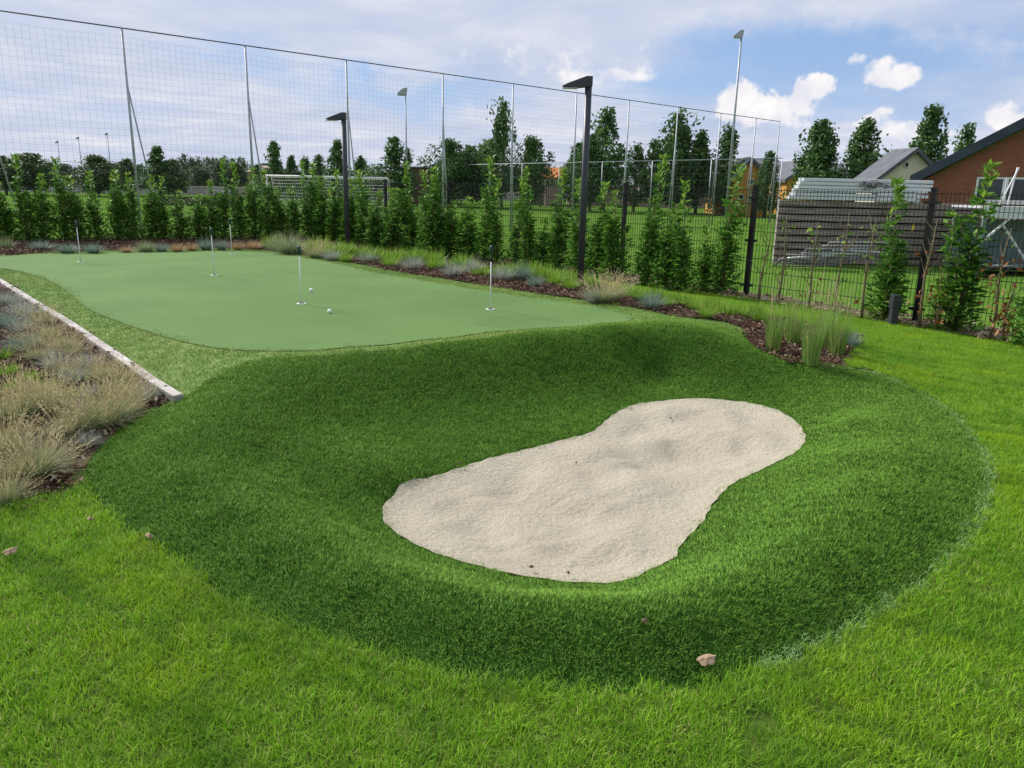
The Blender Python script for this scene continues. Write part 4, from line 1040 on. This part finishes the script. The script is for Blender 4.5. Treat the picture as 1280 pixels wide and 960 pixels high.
# ------------------------------------------------------------------ trees
m_tree = leaf_mat('tree_leaf', [(0, (.035, .08, .026)), (.5, (.075, .155, .042)), (.9, (.13, .235, .065)), (1, (.21, .31, .11))], rough=.55, spec=.25, trans=.2)
m_tree2 = leaf_mat('tree_leaf_olive', [(0, (.045, .085, .028)), (.5, (.08, .14, .045)), (1, (.15, .22, .08))], rough=.55, spec=.25, trans=.2)
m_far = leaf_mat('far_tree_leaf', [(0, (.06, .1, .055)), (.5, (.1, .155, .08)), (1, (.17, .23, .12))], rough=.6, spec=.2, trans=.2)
def tree_mesh(prof, n_cl, n_leaf, seed, leaf=.042, z0=.16, spiky=.5):
    """unit tree: height 1, radius profile prof(t) as list; returns trunk, crown"""
    global rng
    old = rng; rng = np.random.default_rng(seed); tr = MB()
    tr.tube([(0, 0, 0), (.005, 0, .3), (0, .004, .65), (0, 0, .95)], [.022, .016, .009, .002], 7)
    cs = []; lv_ = []; ax = []
    for i in range(n_cl):
        t_ = rng.random(); z = z0+(1-z0)*t_; rmax = np.interp(t_, np.linspace(0, 1, len(prof)), prof)
        th = rng.uniform(0, 6.28); rr = rmax*rng.uniform(.1, 1.2)**.6*(.9+.38*math.sin(3*th+9*t_+seed)*math.sin(13*t_+seed*2.3+th))
        c_ = np.array([rr*math.cos(th), rr*math.sin(th), z+rr*.25-.03]); 
        if i % 2 == 0: tr.tube([(0, 0, max(.1, z-.12)), tuple((c_+np.array([0, 0, z-.12]))/2), tuple(c_)], [.006, .004, .001], 4, cap=False)
        k = int(1.35*n_leaf*(.5+rng.random())*(.5+rmax*3)); sz = (.026+.03*rmax/.25)*rng.uniform(.5, 1.25)
        o_ = np.clip(rng.normal(0, 1, (k, 3)), -1.5, 1.5)*np.array([sz, sz, sz*(.8+spiky)]); cs.append(c_+o_*(1.3 if i % 6 == 0 else .95)); lv_.append(np.clip(rng.random(k)*.7+rng.random()*.35, 0, 1))
    cs = np.vstack(cs); k = len(cs); zc = cs[:, 2]; 
    V, Fc, v = leaves(cs, unit(k), unit(k)+np.array([0, 0, .5]), np.full(k, leaf)*rng.uniform(.6, 1.3, k), np.full(k, leaf*.6), np.concatenate(lv_))
    rng = old
    return tr.mesh('trunk'), np_mesh('crown', V, Fc, {'v': v})
TM = {'cone': [tree_mesh([.2, .24, .21, .17, .12, .08, .02], 100, 34, 300+i) for i in range(3)],
      'oval': [tree_mesh([.16, .27, .3, .29, .24, .15, .04], 110, 34, 310+i) for i in range(3)],
      'spire': [tree_mesh([.2, .22, .2, .15, .1, .07, .05, .01], 80, 36, 320+i, spiky=1.0) for i in range(3)],
      'pine': [tree_mesh([.3, .26, .2, .16, .1, .06, .01], 90, 34, 330+i, z0=.06, spiky=0) for i in range(2)],
      'open': [tree_mesh([.12, .24, .26, .2, .12, .1, .06], 60, 34, 340+i, spiky=.4) for i in range(2)],
      'small': [tree_mesh([.2, .34, .36, .3, .14], 30, 22, 350+i, leaf=.07, z0=.35) for i in range(3)]}
W0 = {'cone': .37, 'oval': .45, 'spire': .27, 'pine': .34, 'open': .37, 'small': .62}
tcount = {}; ORD = ['first', 'second', 'third', 'fourth', 'fifth', 'sixth', 'seventh', 'eighth', 'ninth', 'tenth', 'eleventh']
def tree(px, top, wpx, dist, kind, label, group=None, mat=m_tree, base=ZG):
    p = D(px, top, dist); h = p[2]-base; i = tcount.get(kind, 0); tcount[kind] = i+1; tm, cmh = TM[kind][i % len(TM[kind])]
    o = empty('tree', (p[0], dist, base), (px*.61) % 6.28, label, 'tree', group); s = wpx/F*dist/W0[kind]; o.scale = (s, s, h*1.0)
    link_mesh('trunk', tm, m_trunk, o); link_mesh('crown', mesh_with(cmh, mat), None, o, kind='stuff'); return o
tree(38, 192, 44, 85, 'oval', 'rounded dark tree behind the leftmost black fence post', mat=m_tree2)
tree(118, 195, 40, 85, 'oval', 'rounded dark tree below the rightmost of the three distant floodlights', mat=m_tree2)
tree(2, 196, 30, 85, 'oval', 'tree cut by the left picture edge', mat=m_tree2)
tree(158, 199, 26, 95, 'oval', 'small round tree just left of the first net pole', mat=m_tree2)
tree(195, 182, 34, 90, 'pine', 'dark conifer just right of the first net pole')
tree(215, 200, 30, 92, 'oval', 'low dark tree at the right foot of the left conifer', mat=m_tree2)
for k, (px, tp) in enumerate([(224, 200), (231, 196), (242, 200), (249, 199), (260, 200), (270, 199), (281, 198), (292, 201), (303, 199)]):
    tree(px, tp, 14 if k % 3 else 11, 150, 'small', ORD[k]+' tiny treetop from the left in the far row at left', 'tiny far trees in a row at left', mat=m_far)
for k, (px, tp, wd_) in enumerate([(60, 204, 26), (80, 205, 30), (145, 205, 26), (174, 206, 20), (246, 208, 22), (275, 203, 26), (296, 205, 22)]):
    tree(px, tp, wd_, 125, 'oval', ORD[k]+' low far tree from the left in the green line at far left', 'low far trees at left', mat=m_far)
tree(342, 176, 30, 80, 'pine', 'dark conifer above the left end of the football goal')
tree(322, 206, 16, 95, 'oval', 'small tree left of the conifer at the goal')
tree(364, 195, 18, 88, 'spire', 'first small dark tree right of the conifer at the goal')
tree(381, 196, 18, 88, 'spire', 'second small dark tree right of the conifer at the goal')
tree(398, 194, 22, 86, 'cone', 'rounded dark tree just left of the irregular conifer by the smaller lamp post')
tree(421, 174, 30, 80, 'pine', 'irregular conifer directly left of the smaller lamp post')
tree(450, 195, 20, 84, 'cone', 'small dark tree directly right of the smaller lamp post')
tree(492, 172, 36, 76, 'spire', 'pyramid shaped tree left of the middle floodlight mast')
tree(509, 186, 16, 78, 'open', 'thin tree tucked right against the pyramid shaped tree by the middle mast')
tree(562, 176, 40, 74, 'oval', 'spreading tree between the middle mast and the tall thin treetop')
tree(590, 184, 44, 76, 'oval', 'broad dark tree left of the tall thin treetop')
tree(612, 178, 36, 75, 'oval', 'broad dark tree beneath the tall thin treetop')
tree(629, 118, 30, 72, 'open', 'tallest tree at the middle, with a thin stray top')
tree(665, 173, 36, 72, 'oval', 'compact dark tree just left of the orange building')
tree(723, 180, 28, 70, 'spire', 'dark tree just left of the tall lamp post')
tree(741, 170, 34, 68, 'oval', 'dark tree directly behind the tall lamp post')
tree(760, 137, 46, 68, 'open', 'large full tree just right of the tall lamp post')
tree(797, 176, 30, 70, 'open', 'smaller tree between the two large trees right of the tall lamp post')
tree(818, 176, 26, 70, 'open', 'narrow tree directly left of the second large tree')
tree(850, 133, 46, 68, 'open', 'large open tree whose top reaches the net cable')
tree(846, 170, 50, 70, 'oval', 'dense lower tree beneath the large open tree')
tree(877, 166, 36, 68, 'cone', 'bushy tree right of the large open tree')
tree(913, 157, 32, 66, 'spire', 'slender tree beside the tallest floodlight mast')
tree(963, 190, 28, 62, 'cone', 'small tree at the right end of the net')
tree(1029, 150, 50, 52, 'cone', 'dark pyramidal tree left above the pile of pale rails')
tree(1084, 152, 50, 52, 'cone', 'dark tree just left of the cream gabled house')
tree(1168, 133, 46, 50, 'cone', 'tallest dark tree behind the brick building roof')
tree(1152, 182, 18, 51, 'oval', 'low dark tree between the cream house and the tallest tree at right')
tree(1212, 157, 36, 53, 'open', 'open crowned tree rising behind the brick roof at right')
tree(1105, 196, 20, 70, 'open', 'pale olive treetop right behind the cream gabled house', mat=m_far)
for k, px in enumerate([330, 470, 530, 575, 640, 690, 715, 775, 830, 900, 940]):
    tree(px, 205+(k % 3)*4, 34, 130, 'oval', ORD[k]+' low tree from the left in the far belt behind the rail', 'low far trees behind the rail', mat=m_far)
# low hedge far left
m_hd = leaf_mat('far_hedge', [(0, (.01, .025, .01)), (1, (.04, .07, .025))], trans=.1)
p = D(250, 243, 62); k = 3500; rngh = np.random.default_rng(3)
cs = np.column_stack([rngh.uniform(-3.2, 3.2, k), rngh.uniform(-.35, .35, k), rngh.uniform(0, .62, k)])
V, Fc, v = leaves(cs, unit(k), unit(k), np.full(k, .12), np.full(k, .07))
o = link_mesh('low_hedge', np_mesh('low_hedge', V, Fc, {'v': v}), m_hd, loc=(p[0], 62, ZG)); tag(o, 'low dark clipped hedge on the field behind the left hedge', 'hedge')

# ------------------------------------------------------------------ buildings
def brick_mat(name, c1, c2, mortar, sc_=1.0):
    m, t, b = new_mat(name); v = t.new('ShaderNodeTexCoord').outputs['Object']
    s_ = t.new('ShaderNodeSeparateXYZ'); t.link(v, s_.inputs[0]); cc = t.new('ShaderNodeCombineXYZ'); t.link(s_.outputs[0], cc.inputs[0]); t.link(s_.outputs[2], cc.inputs[1])
    bt = t.new('ShaderNodeTexBrick'); t.link(cc.outputs[0], bt.inputs['Vector']); bt.inputs['Scale'].default_value = 1
    bt.inputs['Brick Width'].default_value = .22*sc_; bt.inputs['Row Height'].default_value = .065*sc_; bt.inputs['Mortar Size'].default_value = .006*sc_
    bt.inputs['Color1'].default_value = (*c1, 1); bt.inputs['Color2'].default_value = (*c2, 1); bt.inputs['Mortar'].default_value = (*mortar, 1)
    c = t.mix(t.mapr(t.noise(v, .7, 5), .35, .7, 0, .35), bt.outputs[0], tuple(x*.7 for x in c1)); t.link(c, b.inputs['Base Color']); b.inputs['Roughness'].default_value = .9
    bn = t.new('ShaderNodeBump'); bn.inputs['Distance'].default_value = .006; t.link(bt.outputs['Fac'], bn.inputs['Height']); bn.invert = True; t.link(bn.outputs[0], b.inputs['Normal']); return m
m_brick = brick_mat('red_brown_brick', (.24, .07, .04), (.31, .11, .06), (.22, .13, .09))
m_brickl = brick_mat('pale_brick', (.3, .2, .16), (.38, .27, .22), (.35, .3, .27))
m_roof = noise_mat('slate_roof', [(.3, (.03, .04, .055)), (.7, (.055, .068, .09))], 2, rough=.55, bump=.01, bscale=8)
m_rgrey = noise_mat('grey_roof_tiles', [(.3, (.07, .075, .09)), (.7, (.13, .135, .155))], 2, rough=.7, bump=.02, bscale=7)
m_cream = noise_mat('cream_render', S((.62, .55, .44), .08), .8, rough=.9)
m_ochre = noise_mat('ochre_cladding', S((.5, .25, .05), .12), 2.5, rough=.7, stretch=(1, 1, 8))
m_orange = noise_mat('orange_cladding', S((.5, .16, .03), .15), 3, rough=.7, stretch=(1, 1, 10))
# brick building right
BD = 30.0
xe, ze = D(1143, 229, BD)[0], Z_at(1143, 229, BD); x2, z2 = D(1280, 160, BD)[0], Z_at(1280, 160, BD); sl = (z2-ze)/(x2-xe)
BANG = R(-31); bdir = np.array([math.cos(BANG), math.sin(BANG)]); bnr = np.array([-bdir[1], bdir[0]])
def fac(px, py):                         # pixel -> (along the facade, height above the ground)
    d = ray(px, py); k_ = (np.array([xe, BD])@bnr)/(d[:2]@bnr); q = d*k_
    return float((q[:2]-np.array([xe, BD]))@bdir), float(q[2]+EYE-ZG)
u1_, v1_ = fac(1280, 160); v0_ = fac(1143, 229)[1]; sl = (v1_-v0_)/u1_; ze = v0_+ZG
bo = empty('brick_building', (xe, BD, ZG), label='red-brown brick building with a dark sloping roof edge and white framed windows at right', cat='building')
bo.rotation_euler = (0, 0, BANG)
wx0 = fac(1219, 235)[0]; wz0 = fac(1230, 252)[1]; wz1 = fac(1230, 221)[1]; wx1 = wx0+6.4
def loc(x, y, z): return (x, y, z)
def roofz(x): return ze-ZG+(sl*x if x < 9 else sl*(18-x))-.06
mb = MB(); dep = 9.0
def slab(poly): mb.prism(poly, lambda u, v: (u, 0, v), lambda u, v: (u, .3, v))
slab([(.3, 0), (wx0, 0), (wx0, roofz(wx0)), (.3, roofz(.3))]); slab([(wx0, 0), (wx1, 0), (wx1, wz0), (wx0, wz0)])
slab([(wx0, wz1), (wx1, wz1), (wx1, roofz(wx1)), (wx0, roofz(wx0))]); slab([(wx1, 0), (17.7, 0), (17.7, roofz(17.7)), (9, roofz(9)), (wx1, roofz(wx1))])
mb.box((.45, dep/2+.3, (roofz(.3))/2), (.3, dep, roofz(.3)-.02)); mb.box((17.55, dep/2+.3, roofz(.3)/2), (.3, dep, roofz(.3)-.02))
mb.build('wall', m_brick, bo)
mb = MB(); th = .36; yo = -.35
for (xa, xb) in ((-.15, 9.0), (18.15, 9.0)):
    za, zb = roofz(.0)+.06-sl*.15, roofz(9.0)+.06
    mb.prism([(xa, za), (xb, zb), (xb, zb+th), (xa, za+th)], lambda u, v: (u, yo, v), lambda u, v: (u, dep+.5, v))
mb.build('roof', m_roof, bo)
nwin = 7; ww = (wx1-wx0)/nwin
for k in range(nwin):
    wf = MB(); xa = wx0+k*ww+.01; xb = wx0+(k+1)*ww-.01; t_ = .07
    wf.box(((xa+xb)/2, .08, wz1-t_/2), (xb-xa, .12, t_)); wf.box(((xa+xb)/2, .08, wz0+t_/2), (xb-xa, .12, t_))
    for x in (xa+t_/2, xb-t_/2): wf.box((x, .081, (wz0+wz1)/2), (t_, .12, wz1-wz0-2*t_-.004))
    f = wf.build('window_frame', m_white, bo)
    MB().box(((xa+xb)/2, .1, (wz0+wz1)/2), (xb-xa-2*t_-.004, .02, wz1-wz0-2*t_-.004)).build('pane', m_glass, f)
    if k in (0, 1, 2, 4):
        MB().box((xa+(.2 if k else .14), .125, (wz0+wz1)/2), (.2, .015, wz1-wz0-2*t_-.01)).build('curtain', m_white, f)
MB().box(((wx0+wx1)/2, -.02, wz0-.04), (wx1-wx0+.1, .16, .07)).build('sill', m_white, bo)
def gable_house(pxl, pxr, y_eave, y_ridge, dist, dep, name, label, wall, roof, pxridge=None, windows=(), over=.3, th=.16, cat='house'):
    xl, xr_ = D(pxl, y_eave, dist)[0], D(pxr, y_eave, dist)[0]; W = xr_-xl; ze_ = Z_at((pxl+pxr)/2, y_eave, dist)-ZG; zr_ = Z_at((pxl+pxr)/2, y_ridge, dist)-ZG
    rx = W/2 if pxridge is None else D(pxridge, y_eave, dist)[0]-xl
    o = empty(name, (xl, dist, ZG), label=label, cat=cat)
    MB().prism([(0, 0), (W, 0), (W, ze_), (rx, zr_), (0, ze_)], lambda u, v: (u, 0, v), lambda u, v: (u, dep, v)).build('wall', wall, o)
    mb = MB(); 
    for xa in (-over, W+over):
        s_ = (zr_-ze_)/(rx if xa < 0 else (W-rx)); za = ze_-s_*over
        mb.prism([(xa, za+.01), (rx, zr_+.01), (rx, zr_+.01+th), (xa, za+.01+th)], lambda u, v: (u, -over, v), lambda u, v: (u, dep+over, v))
    mb.build('roof', roof, o)
    for (wx, wy, ww_, wh_) in windows:
        p = D(wx, wy, dist); w_ = ww_/F*dist; h_ = wh_/F*dist; cx_, cz_ = p[0]-xl, p[2]-ZG
        f = MB(); t_ = w_*.12; f.box((cx_, -.03, cz_+h_/2-t_/2), (w_, .08, t_)); f.box((cx_, -.03, cz_-h_/2+t_/2), (w_, .08, t_)); f.box((cx_-w_/2+t_/2, -.03, cz_), (t_, .08, h_-2*t_-.01)); f.box((cx_+w_/2-t_/2, -.03, cz_), (t_, .08, h_-2*t_-.01))
        ff = f.build('window_frame', m_white, o); MB().box((cx_, -.02, cz_), (w_-2*t_-.01, .03, h_-2*t_-.01)).build('pane', m_glass, ff)
    return o
gable_house(1096, 1180, 227, 190, 46, 2.6, 'gabled_house', 'cream gabled house with a grey verge behind the rail pile', m_cream, m_rgrey, pxridge=1139, windows=[(1133, 206, 5, 6)], th=.25)
gable_house(918, 962, 224, 201, 64, 9, 'gabled_house', 'small ochre gabled house with a white framed window right of the tallest mast', m_ochre, m_rgrey, pxridge=936, windows=[(938, 227, 7, 7), (926, 246, 7, 6), (940, 248, 6, 8)], th=.3)
def eave_house(pxl, pxr, y_eave, y_ridge, dist, dep, name, label, wall, roof, hipl=0, windows=(), cat='house'):
    xl, xr_ = D(pxl, y_eave, dist)[0], D(pxr, y_eave, dist)[0]; W = xr_-xl; ze_ = Z_at((pxl+pxr)/2, y_eave, dist)-ZG; zr_ = Z_at((pxl+pxr)/2, y_ridge, dist)-ZG
    o = empty(name, (xl, dist, ZG), label=label, cat=cat)
    MB().box((W/2, dep/2, ze_/2), (W, dep, ze_)).build('wall', wall, o)
    h_ = hipl*W; v = [(-.3, -.3, ze_+.01), (W+.3, -.3, ze_+.01), (W+.3, dep+.3, ze_+.01), (-.3, dep+.3, ze_+.01), (h_, dep/2, zr_), (W-h_, dep/2, zr_)]
    MB().add(v, [(0, 1, 5, 4), (2, 3, 4, 5), (1, 2, 5), (3, 0, 4), (3, 2, 1, 0)]).build('roof', roof, o)
    for (wx, wy, ww_, wh_) in windows:
        p = D(wx, wy, dist); w_ = ww_/F*dist; h2 = wh_/F*dist; f = MB().box((p[0]-xl, -.02, p[2]-ZG), (w_, .06, h2)).build('window_frame', m_white, o)
        MB().box((p[0]-xl, -.06, p[2]-ZG), (w_*.78, .03, h2*.78)).build('pane', m_glass, f)
    return o
eave_house(966, 1000, 226, 203, 75, 9, 'grey_roofed_house', 'dark house with a steep grey roof at the right end of the net', m_ochre, m_rgrey, .28)
gable_house(984, 1048, 226, 203, 72, 9, 'gabled_house', 'ochre house with a low grey gable hidden by the dark pyramidal tree', m_ochre, m_rgrey, pxridge=1016, windows=(), th=.3)
eave_house(1038, 1074, 222, 200, 76, 9, 'grey_roofed_house', 'grey roofed house glimpsed between two dark trees at right', m_ochre, m_rgrey, .3)
eave_house(925, 985, 205, 197, 95, 9, 'flat_roofed_building', 'long pale flat roofed building far behind the ochre house', m_cream, m_rgrey, .02, cat='building')
o = eave_house(682, 704, 222, 208, 84, 8, 'clad_house', 'house with bright orange cladding right of the compact dark tree', m_brickl, m_orange, 0, windows=[(690, 228, 4, 9), (700, 228, 4, 8), (686, 229, 3, 7)])
eave_house(655, 682, 216, 200, 88, 8, 'clad_house', 'pinkish brick house partly behind the compact dark tree', m_brickl, m_rgrey, .2)
eave_house(512, 532, 209, 207, 80, 8, 'flat_roofed_building', 'reddish flat roofed block right of the middle floodlight mast', brick_mat('plum_brick', (.2, .1, .09), (.26, .14, .12), (.2, .16, .15)), m_rgrey, 0, cat='building')
eave_house(530, 552, 212, 204, 82, 9, 'grey_roofed_house', 'dark house with a sloped grey roof next to the reddish block', m_rgrey, m_roof, .1)
eave_house(455, 480, 216, 211, 100, 9, 'low_building', 'low pale brown building between the smaller lamp post and the pyramid shaped tree', m_brickl, m_rgrey, .1, cat='building')
eave_house(310, 338, 215, 206, 100, 9, 'low_building', 'low salmon brick building at the second net pole', brick_mat('salmon_brick', (.42, .22, .16), (.48, .28, .2), (.4, .3, .25)), m_brickl, .1, cat='building')
eave_house(800, 900, 232, 222, 90, 9, 'low_building', 'long low brick building under the trees at the middle right', m_brickl, m_rgrey, .1, windows=[(862, 231, 10, 4), (806, 232, 8, 4), (886, 232, 8, 5)], cat='building')
eave_house(715, 790, 234, 226, 92, 9, 'low_building', 'long low pale building behind the tall lamp post', m_brickl, m_rgrey, .1, windows=[(752, 234, 8, 5), (775, 228, 6, 5)], cat='building')

# ------------------------------------------------------------------ storage yard behind the right fence
m_slp = noise_mat('weathered_sleeper', [(.3, (.13, .1, .08)), (.5, (.26, .215, .18)), (.7, (.38, .33, .285))], 3, rough=.9, bump=.01, bscale=14, stretch=(.3, 1, 5), world_pos=True)
m_alu = noise_mat('aluminium_rail', [(.3, (.5, .52, .54)), (.7, (.76, .77, .78))], 3, rough=.4, metal=.3, stretch=(.3, 2, 6), world_pos=True)
yd = 23.0
sx0 = D(974, 250, yd)[0]; sx1 = D(1232, 250, yd)[0]; zt = Z_at(1000, 250, yd); zb_ = ZG; rows_ = 9
so = empty('sleeper_wall', (sx0, yd, ZG), label='weathered wall of horizontal timber sleepers in the storage yard', cat='wall')
rh = (zt-zb_)/rows_; rs_ = random.Random(3)
for r_ in range(rows_):
    cuts = [0, .42+rs_.uniform(-.1, .1), .75+rs_.uniform(-.08, .08), 1]
    for k in range(3):
        a, b = cuts[k]*(sx1-sx0), cuts[k+1]*(sx1-sx0)-.015
        MB().box(((a+b)/2, rs_.uniform(-.015, .015)+(.02 if r_ % 2 else 0), rh*(r_+.5)), (b-a, .14, rh*.8)).build('sleeper', m_slp, so, bevel=.012)
MB().box(((sx1-sx0)/2, .14, (zt-zb_)/2-.05), (sx1-sx0-.1, .05, zt-zb_-.1)).build('gap_shade_plate', noise_mat('gap_shade', S((.03, .025, .02)), 4), so)  # dark plate added behind the sleepers, stands for the shade in the gaps
for k in range(4): MB().box(((sx1-sx0)*(.02+k*.32), .24, (zt-zb_)/2), (.1, .12, zt-zb_)).build('upright', m_galv, so)
# pale rails on top
x0r = D(984, 240, yd)[0]; grp = 'pale metal rails stacked on the sleeper wall'
ztop = Z_at(1050, 223, yd); zr0 = zt+.01; nr_ = 6; rstep = (ztop-zr0)/nr_
for r_ in range(nr_):
    for k in range(3):
        L = 3.7+rs_.uniform(-.15, .15); xs = x0r+r_*.07+rs_.uniform(-.03, .12)
        o = MB().box((L/2, 0, 0), (L, .13, rstep*.86)).build('metal_rail', m_alu, bevel=.01); o.location = (xs, yd-.07+k*.15, zr0+rstep*(r_+.5)); o.rotation_euler = (0, rs_.uniform(-.004, .004), rs_.uniform(-.008, .008))
        tag(o, ['front', 'middle', 'back'][k]+' pale rail of the '+ORD[r_]+' layer from the bottom on the sleeper wall', 'metal rail', grp)
for k in range(3):                        # shorter rails to the right
    o = MB().box((0, 0, 0), (1.1, .4, .1)).build('metal_rail', m_alu, bevel=.01); o.location = (D(1118, 235, yd)[0], yd, zr0+.06+k*.13); o.rotation_euler = (0, 0, rs_.uniform(-.1, .1))
    tag(o, ['lowest', 'middle', 'topmost'][k]+' short pale metal rail at the right end of the rail pile', 'metal rail', 'short metal rails at the right end of the pile')
mb = MB(); r2 = random.Random(8)
for k in range(26):
    pts = [(r2.uniform(-.32, .32), r2.uniform(-.1, .2), r2.uniform(-.03, .1)+.1)]
    for j in range(5): pts.append((pts[-1][0]+r2.uniform(-.16, .16), pts[-1][1]+r2.uniform(-.1, .1), max(.02, min(.3, pts[-1][2]+r2.uniform(-.05, .07)))))
    mb.tube(pts, .012, 5)
o = mb.build('net_bundle', noise_mat('grey_net_bundle', S((.14, .14, .14), .4), 20, rough=.9)); o.location = (D(1090, 232, yd)[0], yd-.22, Z_at(1090, 238, yd)-.02); tag(o, 'tangled grey net bundle lying on the rail pile', 'net')
m_heap = noise_mat('dull_steel', [(.3, (.1, .1, .105)), (.7, (.3, .31, .32))], 5, rough=.6)
# crowd barriers lying in a heap
bx0, bx1 = D(968, 305, 21.5)[0], D(1092, 305, 21.5)[0]
for k in range(6):
    wdt = (bx1-bx0)*(.62 if k % 2 else .5); o = empty('metal_barrier', (bx0+(bx1-bx0)*(.27+.1*k), 21.6-.07*k, -.35+.07*k), rs_.uniform(-.12, .12),
        ['lowest grey metal barrier of the heap before the sleeper wall', 'second grey metal barrier from the bottom of the heap', 'third metal barrier from the bottom of the heap',
         'fourth metal barrier from the bottom of the heap', 'fifth metal barrier, second from the top of the heap', 'topmost metal barrier of the heap before the sleeper wall'][k], 'barrier', 'metal barriers heaped before the sleeper wall')
    o.rotation_euler = (R(62-4*k), rs_.uniform(-.06, .06), rs_.uniform(-.1, .1)); hw_ = wdt/2; hh = .5
    MB().tube([(-hw_, 0, 0), (-hw_, 0, hh), (hw_, 0, hh), (hw_, 0, 0), (-hw_, 0, 0)], .022, 6).build('frame', m_heap, o)
    mb = MB()
    for j in range(12): x = -hw_+2*hw_*(j+1)/13; mb.tube([(x, 0, 0), (x, 0, hh)], .008, 5)
    mb.build('bars', m_heap, o)
for k in range(3):
    o = MB().tube([(0, 0, 0), (1.7, .05, .16-.1*k)], .03, 7).build('metal_tube', m_alu); o.location = (D(985+k*28, 300, 21.2)[0], 21.1, -.1+.12*k)
    tag(o, ['loose pale tube lying left on the barrier heap', 'loose pale tube lying across the middle of the barrier heap', 'loose pale tube lying right on the barrier heap'][k], 'metal tube')
# storage rack at right
m_rack = noise_mat('grey_green_steel', S((.16, .2, .2), .2), 4, rough=.6)
rx0 = D(1228, 290, 20.5)[0]; rx1 = rx0+3.4; ro = empty('storage_rack', (rx0, 20.5, ZG), label='open grey steel storage rack with pale fascia and diagonal struts at the right edge', cat='rack')
zr1 = Z_at(1250, 258, 20.5)-ZG; zr2 = Z_at(1250, 273, 20.5)-ZG
for x in (0, 1.7, 3.4):
    for y in (0, 1.4): MB().box((x, y, zr2/2), (.08, .08, zr2)).build('post', m_rack, ro)
MB().box((1.7, -.02, (zr1+zr2)/2), (3.6, .06, zr1-zr2)).build('fascia', m_alu, ro)
MB().box((1.7, .74, zr1-.03), (3.6, 1.44, .05)).build('top_sheet', m_alu, ro)
for x in (.05, 3.35, ): MB().beam((x, -.05, zr2-.55), (x+(.55 if x < 1 else -.55), -.05, zr2), .05).build('strut', m_alu, ro)
MB().beam((1.7, .3, .1), (.7, .3, zr2-.2), .05).build('strut', m_alu, ro)
MB().box((1.7, 1.38, zr2/2-.02), (3.3, .03, zr2-.1)).build('back_panel', m_rack, ro)
MB().box((1.7, .7, .25), (3.3, 1.3, .04)).build('shelf', m_rack, ro)
# white poles leaning beside the windows
for k, (px, lean) in enumerate([(1262, .35), (1272, .1)]):
    o = MB().tube([(0, 0, 0), (lean, 0, .95)], .02, 7).build('leaning_pole', m_white); o.location = (D(px-6, 250, 21)[0], 21.2, Z_at(px, 252, 21)-.3+.22)
    tag(o, ['white pole leaning more steeply on top of the storage rack', 'nearly upright white pole on top of the storage rack'][k], 'pole')

# ------------------------------------------------------------------ frayed seam where lawn and turf meet
seamE = catm(PB, 4); mg_seam = leaf_mat('seam_fibres', [(0, (.16, .32, .08)), (.5, (.28, .46, .15)), (1, (.45, .6, .28))], rough=.7, spec=.05, trans=.15, upn=.5)
right_part = seamE[int(len(seamE)*.58):]
def seam_strip(name, line, w_in, w_out, var, mat, dens, label):
    q = []; f = []
    cen = PBunk.mean(0)
    for i, p in enumerate(line):
        t_ = line[min(i+1, len(line)-1)]-line[max(i-1, 0)]; t_ = t_/np.linalg.norm(t_); n_2 = np.array([t_[1], -t_[0]])
        if (p+n_2*.1-cen)@(p+n_2*.1-cen) < (p-cen)@(p-cen): n_2 = -n_2
        q += [p-n_2*w_in, p+n_2*w_out]
        if i: f.append((2*i-2, 2*i-1, 2*i+1, 2*i))
    q = np.array(q); me = np_mesh(name, np.column_stack([q, H(q)+.01]), f)
    scatter(name, me, dens, var, mat, (.6, 1.2), .3, label=label, cat='grass')
sv_ = [clump_obj('seam_tuft', 16, .035, (.018, .034), (.0022, .004), .7, (.01, .03), mg_seam) for _ in range(3)]
seam_strip('seam_fibres', right_part, .075, -.015, sv_, mg_seam, 1100, 'pale frayed fibres along the right rim where turf meets lawn')
sv2 = [clump_obj('long_lawn_tuft', 16, .04, (.045, .08), (.002, .0038), .35, (.01, .04), mg_lawn) for _ in range(3)]
seam_strip('long_edge_grass', seamE[16:int(len(seamE)*.75)], -.0, .06, sv2, mg_lawn, 300, 'longer uncut lawn grass along the front seam of the turf')
